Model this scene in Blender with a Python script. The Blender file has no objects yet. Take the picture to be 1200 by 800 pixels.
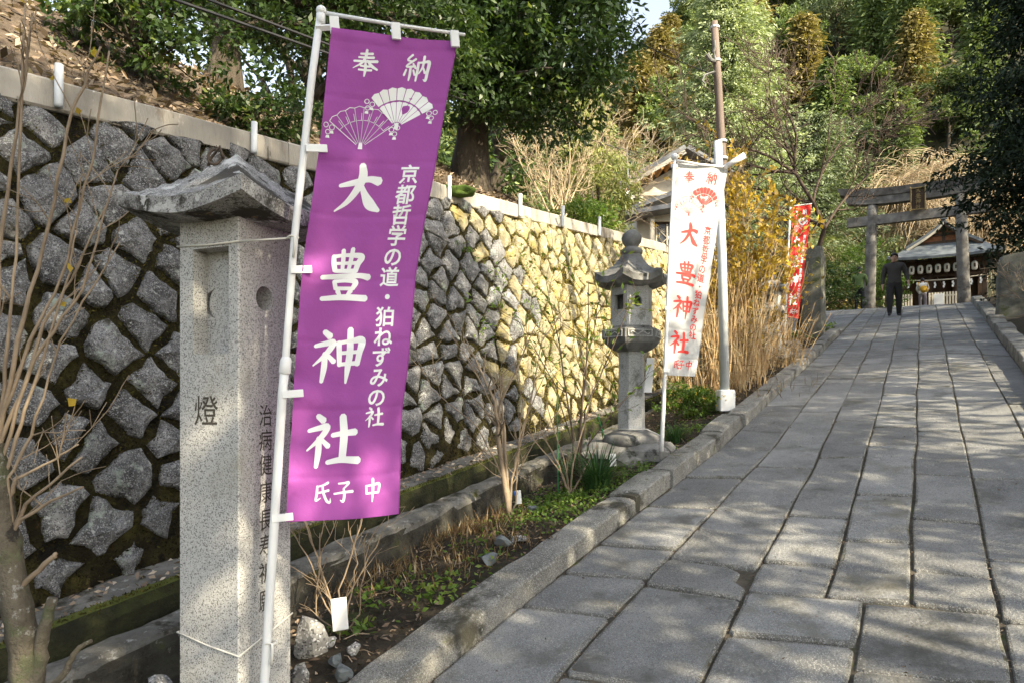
import bpy, bmesh, math, random
import numpy as np
from mathutils import Vector, Matrix, noise as mnoise
R = math.radians
random.seed(7); NPR = np.random.default_rng(7)
SC = bpy.context.scene
COL = SC.collection
# ------------------------------------------------------------------ camera, world, sun, exposure
CAMZ = 1.65
cam_d = bpy.data.cameras.new('camera'); cam = bpy.data.objects.new('camera', cam_d); COL.objects.link(cam)
cam.location = (0, 0, CAMZ); cam.rotation_euler = (R(90), 0, 0)
cam_d.sensor_width = 36; cam_d.lens = 24; cam_d.shift_y = 65/1200
cam_d.clip_start = .05; cam_d.clip_end = 2000
SC.camera = cam
SUN_H = Vector((.74, -.67, 0)).normalized(); SUN_EL = R(34)
SUN = Vector((SUN_H.x*math.cos(SUN_EL), SUN_H.y*math.cos(SUN_EL), math.sin(SUN_EL)))
world = bpy.data.worlds.new('World'); SC.world = world; world.use_nodes = True
wn = world.node_tree.nodes; wl = world.node_tree.links
sky = wn.new('ShaderNodeTexSky'); sky.sky_type = 'NISHITA'; sky.sun_disc = False
sky.sun_elevation = SUN_EL; sky.sun_rotation = math.atan2(SUN.x, SUN.y)
sky.air_density = 1.2; sky.dust_density = 3.0; sky.ozone_density = .6
hs = wn.new('ShaderNodeHueSaturation'); hs.inputs['Saturation'].default_value = .55
wl.new(sky.outputs[0], hs.inputs['Color']); wl.new(hs.outputs[0], wn['Background'].inputs[0]); wn['Background'].inputs[1].default_value = .15
sd = bpy.data.lights.new('sun', 'SUN'); sd.energy = 4.8; sd.angle = R(.5); sd.color = (1, .87, .64)
so = bpy.data.objects.new('sun', sd); COL.objects.link(so); so.location = (20, -20, 30)
so.rotation_euler = SUN.to_track_quat('Z', 'Y').to_euler()
SC.view_settings.view_transform = 'Standard'; SC.view_settings.look = 'None'
SC.view_settings.exposure = 1.54; SC.view_settings.gamma = 1
SC.render.engine = 'CYCLES'
SC.cycles.max_bounces = 6; SC.cycles.diffuse_bounces = 3; SC.cycles.glossy_bounces = 2
SC.cycles.transmission_bounces = 3; SC.cycles.transparent_max_bounces = 4

# ------------------------------------------------------------------ object helpers
def tag(o, label=None, cat=None, group=None, kind=None):
    if label: o['label'] = label
    if cat: o['category'] = cat
    if group: o['group'] = group
    if kind: o['kind'] = kind
    return o
def empty(name, loc, label, cat, group=None, rz=0):
    o = bpy.data.objects.new(name, None); COL.objects.link(o); o.location = loc
    o.rotation_euler = (0, 0, rz); o.empty_display_size = .1
    return tag(o, label, cat, group)
def root_of(p):
    v = Vector((0, 0, 0)); rz = 0
    while p is not None:
        v = v + p.location; rz = rz or p.rotation_euler.z; p = p.parent
    return v
def link(name, me, mat=None, parent=None):
    o = bpy.data.objects.new(name, me); COL.objects.link(o)
    if mat is not None and not me.materials: me.materials.append(mat)
    if parent is not None: o.parent = parent
    return o
def copy_tree(o, loc, scale=None, rz=None, parent=None):
    c = o.copy(); COL.objects.link(c)
    if parent is None:
        c.location = loc
        if scale is not None: c.scale = scale if hasattr(scale, '__len__') else (scale,)*3
        if rz is not None: c.rotation_euler = (0, 0, rz)
    else: c.parent = parent
    for ch in list(o.children): copy_tree(ch, None, parent=c)
    return c
class MB:
    "collects shapes in world coordinates; build() makes them ONE mesh object, local to its parent thing"
    def __init__(s): s.v = []; s.f = []; s.m = []; s.sm = []; s.mi = 0; s.smooth = False
    def add(s, vs, fs):
        n = len(s.v); s.v += [tuple(v) for v in vs]
        for f in fs: s.f.append([i+n for i in f]); s.m.append(s.mi); s.sm.append(s.smooth)
    def box(s, c, size, rot=None, taper=1.0, bev=0):
        x, y, z = size[0]/2, size[1]/2, size[2]/2; t = taper
        M = rot if rot is not None else Matrix.Identity(3); c = Vector(c)
        if bev <= 0:
            vs = [(-x,-y,-z),(x,-y,-z),(x,y,-z),(-x,y,-z),(-x*t,-y*t,z),(x*t,-y*t,z),(x*t,y*t,z),(-x*t,y*t,z)]
            s.add([c + M @ Vector(v) for v in vs], [(3,2,1,0),(4,5,6,7),(0,1,5,4),(1,2,6,5),(2,3,7,6),(3,0,4,7)])
        else:
            b = min(bev, x*.9, y*.9, z*.9); rings = []
            def ring(xx, yy, zz, bb):
                return [(-xx+bb,-yy,zz),(xx-bb,-yy,zz),(xx,-yy+bb,zz),(xx,yy-bb,zz),(xx-bb,yy,zz),(-xx+bb,yy,zz),(-xx,yy-bb,zz),(-xx,-yy+bb,zz)]
            rg = [ring(x-b, y-b, -z, b*.4), ring(x, y, -z+b, b), ring(x*t, y*t, z-b, b), ring((x-b)*t, (y-b)*t, z, b*.4)]
            vs = [c + M @ Vector(p) for r in rg for p in r]; fs = [tuple(range(7,-1,-1)), tuple(range(24,32))]
            for k in range(3):
                for i in range(8): fs.append((k*8+i, k*8+(i+1)%8, k*8+8+(i+1)%8, k*8+8+i))
            s.add(vs, fs)
    def tube(s, pts, rad, n=8, cap=True):
        pts = [Vector(p) for p in pts]; m = len(pts)
        rad = rad if hasattr(rad, '__len__') else [rad]*m
        vs = []; prev = None
        for i, p in enumerate(pts):
            t = (pts[min(i+1, m-1)] - pts[max(i-1, 0)])
            if t.length < 1e-9: t = Vector((0,0,1))
            t.normalize()
            if prev is None:
                a = Vector((1,0,0)) if abs(t.x) < .8 else Vector((0,1,0)); u = t.cross(a).normalized()
            else:
                u = prev - t*prev.dot(t)
                u = u.normalized() if u.length > 1e-6 else t.orthogonal().normalized()
            prev = u; w = t.cross(u)
            for k in range(n):
                a = 2*math.pi*k/n; vs.append(p + (u*math.cos(a) + w*math.sin(a))*rad[i])
        fs = []
        for i in range(m-1):
            for k in range(n): fs.append((i*n+k, i*n+(k+1)%n, (i+1)*n+(k+1)%n, (i+1)*n+k))
        if cap: fs.append(tuple(range(n-1,-1,-1))); fs.append(tuple(range((m-1)*n, m*n)))
        s.add(vs, fs)
    def lathe(s, c, prof, n=16, rot=0, squash=None):
        "prof: list of (radius, z) bottom to top"
        vs = []; c = Vector(c)
        for r, z in prof:
            for k in range(n):
                a = 2*math.pi*k/n + rot; vs.append(c + Vector((r*math.cos(a), r*math.sin(a), z)))
        fs = []; m = len(prof)
        for i in range(m-1):
            for k in range(n): fs.append((i*n+k, i*n+(k+1)%n, (i+1)*n+(k+1)%n, (i+1)*n+k))
        fs.append(tuple(range(n-1,-1,-1))); fs.append(tuple(range((m-1)*n, m*n)))
        s.add(vs, fs)
    def blob(s, c, r, seed=0, amp=.25, sub=2, flat=None):
        bm = bmesh.new(); bmesh.ops.create_icosphere(bm, subdivisions=sub, radius=1)
        r = r if hasattr(r, '__len__') else (r, r, r); c = Vector(c); vs = []
        for v in bm.verts:
            k = 1 + amp*mnoise.noise(v.co*1.4 + Vector((seed*7.3, seed*1.7, 0))) + amp*.5*mnoise.noise(v.co*3.5 + Vector((0, seed*3.1, 0)))
            q = Vector((v.co.x*r[0]*k, v.co.y*r[1]*k, v.co.z*r[2]*k))
            if flat is not None: q.z = max(q.z, -flat)
            vs.append(c + q)
        fs = [[v.index for v in f.verts] for f in bm.faces]; bm.free(); s.add(vs, fs)
    def prism(s, poly, h0, h1, M=None, c=(0,0,0)):
        "polygon in local xy, extruded along local z from h0 to h1"
        M = M if M is not None else Matrix.Identity(3); c = Vector(c); n = len(poly)
        vs = [c + M @ Vector((p[0], p[1], h0)) for p in poly] + [c + M @ Vector((p[0], p[1], h1)) for p in poly]
        s.add(vs, [tuple(range(n-1,-1,-1)), tuple(range(n, 2*n))] + [(i, (i+1)%n, n+(i+1)%n, n+i) for i in range(n)])
    def build(s, name, mat, parent=None, loc=None):
        me = bpy.data.meshes.new(name)
        base = root_of(parent) if parent is not None else (Vector(loc) if loc is not None else Vector((0,0,0)))
        v = np.array(s.v, dtype=float).reshape(-1, 3) - np.array(base)
        me.from_pydata(v.tolist(), [], s.f)
        for m in (mat if isinstance(mat, (list, tuple)) else [mat]): me.materials.append(m)
        me.polygons.foreach_set('material_index', s.m); me.polygons.foreach_set('use_smooth', s.sm); me.update()
        o = link(name, me, None, parent)
        if parent is None and loc is not None: o.location = loc
        return o
def quads_mesh(name, V, tint=None):
    "V (N,4,3): one quad per leaf"
    N = len(V); me = bpy.data.meshes.new(name)
    me.vertices.add(N*4); me.vertices.foreach_set('co', np.ascontiguousarray(V, dtype=np.float32).ravel())
    me.loops.add(N*4); me.loops.foreach_set('vertex_index', np.arange(N*4, dtype=np.int32))
    me.polygons.add(N); me.polygons.foreach_set('loop_start', np.arange(N, dtype=np.int32)*4)
    me.polygons.foreach_set('loop_total', np.full(N, 4, dtype=np.int32))
    if tint is not None:
        a = me.attributes.new('tint', 'FLOAT', 'POINT'); a.data.foreach_set('value', np.repeat(tint, 4).astype(np.float32))
    me.update(calc_edges=True); return me
def unit(a): return a/np.maximum(np.linalg.norm(a, axis=-1, keepdims=True), 1e-9)
def leaf_quads(P, D, L, W, fold=.15):
    "leaf blades at P along D, length L, width W"
    N = len(P); D = unit(D); up = NPR.normal(size=(N, 3)) + np.array([0, 0, .9])
    S = unit(np.cross(D, up)); Nn = np.cross(S, D)
    L = np.broadcast_to(L, (N,))[:, None]; W = np.broadcast_to(W, (N,))[:, None]
    mid = P + D*L*.45 - Nn*L*fold*.3
    return np.stack([P, mid + S*W*.5 + Nn*W*fold, P + D*L - Nn*L*fold*.6, mid - S*W*.5 + Nn*W*fold], axis=1)

# ------------------------------------------------------------------ materials
def nd(nt, t, **k):
    n = nt.nodes.new(t)
    for a, b in k.items(): setattr(n, a, b)
    return n
def ramp(nt, fac, stops):
    r = nd(nt, 'ShaderNodeValToRGB'); e = r.color_ramp.elements
    while len(e) < len(stops): e.new(.5)
    for i, (p, c) in enumerate(stops): e[i].position = p; e[i].color = (*c, 1)
    nt.links.new(fac, r.inputs[0]); return r.outputs[0]
def mixc(nt, f, a, b, mode='MIX'):
    m = nd(nt, 'ShaderNodeMix', data_type='RGBA', blend_type=mode)
    for k, x in ((0, f), (6, a), (7, b)):
        if isinstance(x, (int, float)): m.inputs[k].default_value = x
        elif isinstance(x, tuple): m.inputs[k].default_value = (*x, 1)
        else: nt.links.new(x, m.inputs[k])
    return m.outputs[2]
def noise(nt, vec, scale, detail=4, rough=.6, dist=0):
    n = nd(nt, 'ShaderNodeTexNoise'); n.inputs['Scale'].default_value = scale
    n.inputs['Detail'].default_value = detail; n.inputs['Roughness'].default_value = rough; n.inputs['Distortion'].default_value = dist
    nt.links.new(vec, n.inputs['Vector']); return n.outputs[0]
def smooth(nt, x, lo, hi):
    m = nd(nt, 'ShaderNodeMapRange', interpolation_type='SMOOTHSTEP'); nt.links.new(x, m.inputs[0])
    m.inputs[1].default_value = lo; m.inputs[2].default_value = hi; return m.outputs[0]
def pmat(name, stops, scale=4, rough=.8, spec=.3, bump=.3, bscale=30, bdist=.01, layers=(), objrand=0, detail=5, speck=None, upmoss=None, metal=0, stretch=None):
    """stops: colour ramp over noise; layers: (colour, scale, lo, hi) noise patches on top; speck: (dark, light, scale, amount) mineral grain;
    upmoss: (colour, lo, hi) growth on faces that look up"""
    m = bpy.data.materials.new(name); m.use_nodes = True; nt = m.node_tree; b = nt.nodes['Principled BSDF']
    tc = nd(nt, 'ShaderNodeTexCoord'); oi = nd(nt, 'ShaderNodeObjectInfo')
    va = nd(nt, 'ShaderNodeVectorMath', operation='MULTIPLY_ADD')
    va.inputs[1].default_value = stretch or (1, 1, 1)
    cr = nd(nt, 'ShaderNodeCombineXYZ'); mm = nd(nt, 'ShaderNodeMath', operation='MULTIPLY'); mm.inputs[1].default_value = 37.0
    nt.links.new(oi.outputs['Random'], mm.inputs[0]); nt.links.new(mm.outputs[0], cr.inputs[0]); nt.links.new(mm.outputs[0], cr.inputs[1])
    nt.links.new(tc.outputs['Object'], va.inputs[0]); nt.links.new(cr.outputs[0], va.inputs[2]); vec = va.outputs[0]
    n0 = noise(nt, vec, scale, detail); c = ramp(nt, n0, stops)
    if speck:
        dk, lt, ss, am = speck; w = nd(nt, 'ShaderNodeTexVoronoi'); w.inputs['Scale'].default_value = ss; nt.links.new(vec, w.inputs['Vector'])
        sp = nd(nt, 'ShaderNodeSeparateColor'); nt.links.new(w.outputs['Color'], sp.inputs[0])
        c = mixc(nt, smooth(nt, sp.outputs[0], 1-am, 1-am*.8), c, dk); c = mixc(nt, smooth(nt, sp.outputs[1], 1-am, 1-am*.8), c, lt)
    for col, s, lo, hi in layers: c = mixc(nt, smooth(nt, noise(nt, vec, s, 6, .7), lo, hi), c, col)
    if upmoss:
        g = nd(nt, 'ShaderNodeNewGeometry'); sx = nd(nt, 'ShaderNodeSeparateXYZ'); nt.links.new(g.outputs['Normal'], sx.inputs[0])
        a = nd(nt, 'ShaderNodeMath', operation='ADD'); nt.links.new(sx.outputs[2], a.inputs[0])
        q = nd(nt, 'ShaderNodeMath', operation='MULTIPLY_ADD'); q.inputs[1].default_value = 1.2; q.inputs[2].default_value = -.6
        nt.links.new(noise(nt, vec, 5, 5), q.inputs[0]); nt.links.new(q.outputs[0], a.inputs[1])
        c = mixc(nt, smooth(nt, a.outputs[0], upmoss[1], upmoss[2]), c, upmoss[0])
    if objrand:
        h = nd(nt, 'ShaderNodeHueSaturation'); q = nd(nt, 'ShaderNodeMapRange'); nt.links.new(oi.outputs['Random'], q.inputs[0])
        q.inputs[3].default_value = 1-objrand; q.inputs[4].default_value = 1+objrand; nt.links.new(q.outputs[0], h.inputs['Value']); nt.links.new(c, h.inputs['Color']); c = h.outputs[0]
    nt.links.new(c, b.inputs['Base Color']); b.inputs['Roughness'].default_value = rough
    b.inputs['Specular IOR Level'].default_value = spec; b.inputs['Metallic'].default_value = metal
    if bump:
        bp = nd(nt, 'ShaderNodeBump'); bp.inputs['Strength'].default_value = bump; bp.inputs['Distance'].default_value = bdist
        nt.links.new(noise(nt, vec, bscale, 6, .65), bp.inputs['Height']); nt.links.new(bp.outputs[0], b.inputs['Normal'])
    return m
def leafmat(name, stops, rough=.45, trans=.35, spec=.4, tcol=1.6, rnd=.15):
    m = bpy.data.materials.new(name); m.use_nodes = True; nt = m.node_tree; b = nt.nodes['Principled BSDF']
    at = nd(nt, 'ShaderNodeAttribute', attribute_name='tint'); c = ramp(nt, at.outputs['Fac'], stops)
    oi = nd(nt, 'ShaderNodeObjectInfo'); h = nd(nt, 'ShaderNodeHueSaturation'); q = nd(nt, 'ShaderNodeMapRange')
    nt.links.new(oi.outputs['Random'], q.inputs[0]); q.inputs[3].default_value = 1-rnd; q.inputs[4].default_value = 1+rnd
    nt.links.new(q.outputs[0], h.inputs['Value']); nt.links.new(c, h.inputs['Color']); c = h.outputs[0]
    nt.links.new(c, b.inputs['Base Color']); b.inputs['Roughness'].default_value = rough; b.inputs['Specular IOR Level'].default_value = spec
    if trans:
        t = nd(nt, 'ShaderNodeBsdfTranslucent'); g = nd(nt, 'ShaderNodeMix', data_type='RGBA', blend_type='MULTIPLY'); g.inputs[0].default_value = 1
        nt.links.new(c, g.inputs[6]); g.inputs[7].default_value = (tcol, tcol*1.05, tcol*.5, 1); nt.links.new(g.outputs[2], t.inputs[0])
        ms = nd(nt, 'ShaderNodeMixShader'); ms.inputs[0].default_value = trans
        nt.links.new(b.outputs[0], ms.inputs[1]); nt.links.new(t.outputs[0], ms.inputs[2])
        nt.links.new(ms.outputs[0], nt.nodes['Material Output'].inputs[0])
    return m
def flat(name, col, rough=.5, spec=.4, metal=0, bump=0, bscale=40, var=.12, vs=6):
    d = tuple(x*(1-var) for x in col); l = tuple(min(1, x*(1+var)) for x in col)
    return pmat(name, [(.35, d), (.65, l)], scale=vs, rough=rough, spec=spec, bump=bump, bscale=bscale, metal=metal)

M = {}
M['slab'] = pmat('slab_granite', [(.3,(.122,.126,.125)),(.5,(.195,.199,.195)),(.7,(.27,.272,.264))], scale=2.6, rough=.8, spec=.25, bump=1, bscale=60, bdist=.016,
    layers=[((.105,.105,.095),1.7,.52,.70),((.30,.295,.27),9,.60,.72),((.13,.125,.10),.8,.55,.7)], objrand=.22, speck=((.12,.12,.12),(.32,.32,.31),300,.15), detail=8)
M['slabedge'] = pmat('slab_worn_edge', [(.3,(.085,.083,.072)),(.5,(.15,.147,.132)),(.7,(.23,.225,.205))], scale=7, rough=.9, bump=1, bscale=50, bdist=.016, layers=[((.07,.072,.04),3,.58,.72)], speck=((.1,.1,.1),(.32,.32,.3),260,.2), detail=8)
M['joint'] = pmat('joint_soil', [(.3,(.045,.039,.029)),(.6,(.10,.086,.064))], scale=20, rough=1, bump=1, bscale=60, layers=[((.06,.075,.02),3,.55,.65)])
M['kerb'] = pmat('kerb_granite', [(.3,(.115,.112,.098)),(.55,(.20,.195,.172)),(.75,(.32,.31,.28))], scale=5, rough=.85, bump=.9, bscale=45, bdist=.012,
    layers=[((.045,.043,.032),3,.53,.66),((.36,.36,.33),12,.62,.7),((.10,.105,.045),5,.62,.72)], objrand=.12, speck=((.10,.10,.095),(.34,.34,.32),260,.2))
M['soil'] = pmat('bed_soil', [(.3,(.022,.018,.013)),(.6,(.05,.041,.028)),(.8,(.085,.07,.048))], scale=9, rough=1, bump=1, bscale=35, bdist=.03,
    layers=[((.05,.06,.018),2.5,.56,.68)])
M['wallstone'] = pmat('wall_stone', [(.3,(.048,.048,.047)),(.45,(.115,.114,.111)),(.58,(.205,.204,.199)),(.72,(.36,.358,.35))], scale=9, rough=.9, bump=1, bscale=38, bdist=.035,
    layers=[((.42,.43,.41),30,.57,.66),((.30,.345,.29),6,.58,.68),((.05,.045,.03),4.2,.58,.70),((.40,.41,.38),11,.63,.67)], objrand=.18, speck=((.07,.07,.075),(.30,.30,.30),210,.22), detail=10)
M['moss'] = pmat('wall_moss', [(.3,(.016,.014,.009)),(.5,(.038,.033,.016)),(.62,(.066,.058,.021)),(.76,(.11,.10,.03))], scale=6, rough=1, spec=.1, bump=1, bscale=55, bdist=.06, detail=9,
    layers=[((.11,.055,.018),5,.62,.72),((.018,.016,.012),7,.52,.62),((.075,.068,.055),17,.62,.70)])
M['mossy'] = pmat('mossy_concrete', [(.3,(.012,.013,.008)),(.6,(.035,.036,.014)),(.8,(.075,.075,.02))], scale=6, rough=1, bump=.9, bscale=50, bdist=.03, upmoss=((.085,.10,.02),.2,.8))
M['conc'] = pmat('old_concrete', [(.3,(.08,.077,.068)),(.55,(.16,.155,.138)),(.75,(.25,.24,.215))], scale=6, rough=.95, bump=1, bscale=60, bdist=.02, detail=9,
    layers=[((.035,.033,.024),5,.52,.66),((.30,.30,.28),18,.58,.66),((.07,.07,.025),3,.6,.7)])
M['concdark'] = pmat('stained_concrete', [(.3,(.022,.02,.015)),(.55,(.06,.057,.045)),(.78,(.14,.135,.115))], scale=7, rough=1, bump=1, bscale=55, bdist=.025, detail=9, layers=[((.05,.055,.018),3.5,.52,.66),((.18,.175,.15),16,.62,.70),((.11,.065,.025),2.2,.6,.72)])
M['coping'] = pmat('coping_concrete', [(.3,(.22,.205,.175)),(.55,(.34,.315,.265)),(.75,(.43,.40,.345))], scale=3, rough=.95, bump=.5, bscale=60, layers=[((.20,.17,.13),5,.55,.70),((.12,.105,.085),11,.60,.70),((.55,.52,.46),7,.62,.7)], stretch=(1,1,.35))
M['granite'] = pmat('pale_granite', [(.3,(.37,.365,.345)),(.7,(.48,.475,.45))], scale=2.5, rough=.75, bump=.3, bscale=150, bdist=.003,
    speck=((.17,.17,.16),(.52,.52,.50),270,.34), layers=[((.30,.29,.24),2.2,.52,.8),((.25,.235,.19),7,.62,.75)])
M['roofstone'] = pmat('lichen_granite', [(.3,(.13,.125,.115)),(.5,(.25,.245,.235)),(.7,(.42,.415,.40))], scale=7, rough=.9, bump=.9, bscale=60, bdist=.008,
    layers=[((.05,.045,.037),4.5,.49,.57),((.50,.50,.48),10,.56,.62),((.30,.22,.11),8,.62,.70),((.04,.037,.03),13,.60,.66)], speck=((.10,.10,.09),(.42,.42,.40),260,.2), detail=9)
M['darkstone'] = pmat('dark_lantern_stone', [(.3,(.085,.086,.08)),(.55,(.18,.178,.168)),(.75,(.31,.305,.285))], scale=8, rough=.85, bump=.6, bscale=60, bdist=.006, layers=[((.04,.042,.035),5,.55,.66)])
M['lampstone'] = pmat('lantern_granite', [(.3,(.33,.33,.31)),(.7,(.5,.5,.48))], scale=5, rough=.8, bump=.4, bscale=90, bdist=.004, layers=[((.15,.15,.12),6,.54,.70),((.24,.235,.20),2.5,.5,.7)], speck=((.2,.2,.19),(.52,.52,.5),240,.2))
M['carve'] = flat('carved_shadow', (.05,.045,.035), .95)
M['rock'] = pmat('loose_rock', [(.3,(.14,.14,.135)),(.55,(.25,.25,.24)),(.75,(.36,.36,.35))], scale=8, rough=.85, bump=.7, bscale=45, objrand=.2, speck=((.08,.08,.08),(.45,.45,.45),120,.18))
M['bluerock'] = pmat('blue_grey_rock', [(.3,(.09,.105,.11)),(.7,(.18,.2,.2))], scale=8, rough=.75, bump=.5, bscale=45, objrand=.2)
M['white'] = flat('white_plastic', (.78,.79,.77), .35, .5, var=.03)
M['whitecloth'] = flat('white_cloth', (.74,.75,.74), .8, .1, var=.03)
M['steel'] = pmat('painted_steel_post', [(.3,(.42,.45,.46)),(.7,(.58,.60,.60))], scale=5, rough=.5, bump=.1, layers=[((.25,.2,.15),8,.66,.74)])
M['rustpole'] = pmat('weathered_brown_pole', [(.3,(.10,.075,.06)),(.7,(.19,.145,.12))], scale=6, rough=.7, bump=.4, stretch=(1,1,.15))
M['bark'] = pmat('bark', [(.3,(.035,.028,.02)),(.6,(.085,.07,.052)),(.8,(.14,.12,.095))], scale=7, rough=1, bump=1, bscale=22, bdist=.04, stretch=(1,1,.3), layers=[((.06,.065,.03),4,.58,.7)])
M['palebark'] = pmat('pale_bark', [(.3,(.22,.18,.13)),(.7,(.40,.34,.25))], scale=8, rough=.95, bump=.6, bscale=25)
M['twig'] = pmat('dry_twig', [(.3,(.16,.12,.08)),(.7,(.33,.26,.18))], scale=9, rough=.9, bump=.3)
M['palebrush'] = pmat('pale_bare_twig', [(.3,(.34,.26,.16)),(.7,(.52,.42,.28))], scale=3, rough=.9, bump=0)
M['darktwig'] = pmat('dark_twig', [(.3,(.05,.035,.027)),(.7,(.11,.08,.06))], scale=9, rough=.9, bump=.3)
M['greytwig'] = pmat('grey_twig', [(.3,(.075,.065,.045)),(.7,(.19,.165,.12))], scale=16, rough=.95, bump=1, bscale=60, bdist=.02, layers=[((.12,.125,.07),10,.52,.62),((.33,.32,.28),26,.58,.66),((.04,.035,.028),8,.56,.66)], detail=8)
M['straw'] = leafmat('dry_straw', [(0,(.12,.075,.04)),(.4,(.27,.19,.10)),(.75,(.46,.36,.21)),(1,(.60,.52,.36))], .8, .2, .1, 1.1)
M['litter'] = leafmat('fallen_leaves', [(0,(.075,.055,.04)),(.4,(.19,.14,.10)),(.75,(.36,.28,.205)),(1,(.56,.48,.38))], .8, .15, .15, 1.0)
M['black'] = flat('black_rubber', (.02,.02,.022), .6)
M['iron'] = pmat('rusty_iron', [(.3,(.05,.04,.03)),(.7,(.14,.10,.07))], scale=30, rough=.8, bump=.5, bscale=90)
M['cord'] = flat('white_cord', (.72,.70,.62), .8)
M['bankbase'] = pmat('bank_earth', [(.3,(.045,.034,.025)),(.55,(.12,.092,.066)),(.8,(.22,.175,.13))], scale=7, rough=1, bump=1, bscale=30, bdist=.04)
M['forestfloor'] = pmat('forest_floor', [(.3,(.02,.024,.012)),(.7,(.06,.055,.03))], scale=.6, rough=1, bump=.5)
M['oak'] = leafmat('glossy_evergreen_leaf', [(0,(.016,.032,.011)),(.5,(.038,.070,.019)),(.85,(.078,.12,.03)),(1,(.15,.18,.05))], .42, .28, .35, 1.9)
M['lightleaf'] = leafmat('bright_green_leaf', [(0,(.05,.10,.02)),(.6,(.12,.19,.035)),(1,(.24,.28,.05))], .45, .4, .35, 1.7)
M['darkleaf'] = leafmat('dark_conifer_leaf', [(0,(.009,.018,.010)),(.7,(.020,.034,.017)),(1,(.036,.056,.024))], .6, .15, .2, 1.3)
M['cedar'] = leafmat('pale_cedar_spray', [(0,(.13,.175,.085)),(.5,(.275,.325,.175)),(1,(.43,.475,.29))], .6, .25, .25, 1.3, .06)
M['browncedar'] = leafmat('winter_brown_cypress', [(0,(.10,.095,.035)),(.5,(.20,.165,.065)),(1,(.30,.24,.11))], .7, .25, .2, 1.3)
M['hillgreen'] = leafmat('hill_green', [(0,(.065,.10,.04)),(.5,(.14,.19,.065)),(1,(.25,.28,.11))], .6, .25, .25, 1.4, .25)
M['hillyellow'] = leafmat('hill_yellow_green', [(0,(.10,.13,.04)),(.5,(.20,.23,.075)),(1,(.31,.32,.12))], .6, .25, .25, 1.4, .2)
M['hillgrey'] = leafmat('hill_grey_green', [(0,(.085,.115,.06)),(.5,(.17,.215,.115)),(1,(.27,.315,.18))], .6, .2, .3, 1.3, .2)
M['yellowleaf'] = leafmat('yellow_autumn_leaf', [(0,(.16,.10,.03)),(.35,(.36,.24,.05)),(.7,(.55,.38,.06)),(1,(.62,.50,.16))], .5, .45, .3, 1.3)
M['grass'] = leafmat('strap_grass', [(0,(.014,.045,.016)),(.6,(.04,.095,.03)),(1,(.10,.17,.05))], .4, .3, .4, 1.5)
M['ground'] = leafmat('small_ground_leaf', [(0,(.045,.10,.018)),(.6,(.12,.20,.035)),(1,(.26,.30,.07))], .5, .35, .3, 1.4)
M['moss_suntint'] = leafmat('sun_tinted_moss_tuft', [(0,(.07,.055,.018)),(.5,(.20,.155,.035)),(1,(.36,.29,.08))], .95, .2, .05, 1.2, 0)  # moss with golden sunlight painted into its colour
M['mossleaf'] = leafmat('moss_tuft', [(0,(.018,.015,.009)),(.4,(.05,.042,.016)),(.7,(.09,.088,.022)),(1,(.17,.135,.04))], .95, .2, .05, 1.2, 0)
# ================================================================== the setting
PA, PB = .0956, .158
def pzv(v): return .185*v if v <= 23.6 else 4.366 + .09*(v-23.6)
def uvof(x, y): return .856*x - .517*y, .517*x + .856*y
def pz(x, y): return pzv(.517*x + .856*y)
def PU(u, v, dz=0): return Vector((.856*u + .517*v, -.517*u + .856*v, pzv(v) + dz))
def ray(px, py): return Vector(((px-600)/800, 1, (465-py)/800))
def at(px, py, d): return Vector((0, 0, CAMZ)) + ray(px, py)*d
def onpath(px, py, dz=0):
    r = ray(px, py); d = (CAMZ-dz)/(PA*r.x + PB - r.z); return Vector((0, 0, CAMZ)) + r*d
def vof(px, py): p = onpath(px, py); return uvof(p.x, p.y)[1]
def interp(x, pts):
    return float(np.interp(x, [p[0] for p in pts], [p[1] for p in pts]))
NZ = lambda x, y, z=0: mnoise.noise(Vector((x, y, z)))
# ---- ground sheet to the horizon
def grid_obj(name, f, us, vs, mat, kind='structure', parent=None, smooth=True):
    mb = MB(); mb.smooth = smooth
    vv = [f(u, v) for v in vs for u in us]; n = len(us)
    mb.add(vv, [(j*n+i, j*n+i+1, (j+1)*n+i+1, (j+1)*n+i) for j in range(len(vs)-1) for i in range(n-1)])
    o = mb.build(name, mat, parent)
    if kind: tag(o, kind=kind)
    return o
def lin(a, b, n): return [a + (b-a)*i/(n-1) for i in range(n)]
gu = [-500,-200,-80,-30,-12,-6,0,3,6,12,30,80,200,500]
gv = [-500,-200,-60,-30,-15,-8,-3,0,4,8,12,16,20,24,28,34,42,60,100,200,500]
grid_obj('ground', lambda u, v: Vector((.856*u+.517*v, -.517*u+.856*v, pzv(max(-40, min(v, 50))) - .42)), gu, gv, M['forestfloor'])
# ---- paved path: every slab a part
J = [[(0,-1.83),(2.5,-1.82),(3.1,-1.80),(4.7,-1.71),(6.3,-1.61),(8.7,-1.59),(16.2,-1.54),(24,-1.55)],
     [(2.5,-1.31),(3.1,-1.32),(4.1,-1.26),(6.2,-1.17),(12,-1.16),(23,-1.21)], [(2.7,-.77),(6.25,-.76),(12,-.82),(23,-.93)],
     [(3.6,-.41),(6.3,-.41),(13,-.45),(22.6,-.53)], [(3.7,-.06),(6.4,-.06),(22,-.11)], [(3,.29),(21.9,.28)], [(7,.72),(21.5,.75)],
     [(3,1.04),(10.5,1.06),(14,1.08),(19,1.15),(24,1.17)]]
def ju(k, v):
    if k == 'M': return -.245
    u = interp(v, J[k]); w = .006*math.sin(v*1.7 + k*2.1) + .004*math.sin(v*4.1 + k)
    return u + (w if 0 < k < 7 else 0)
path_ex = tag(bpy.data.objects.new('path', None), kind='structure'); COL.objects.link(path_ex)
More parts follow.
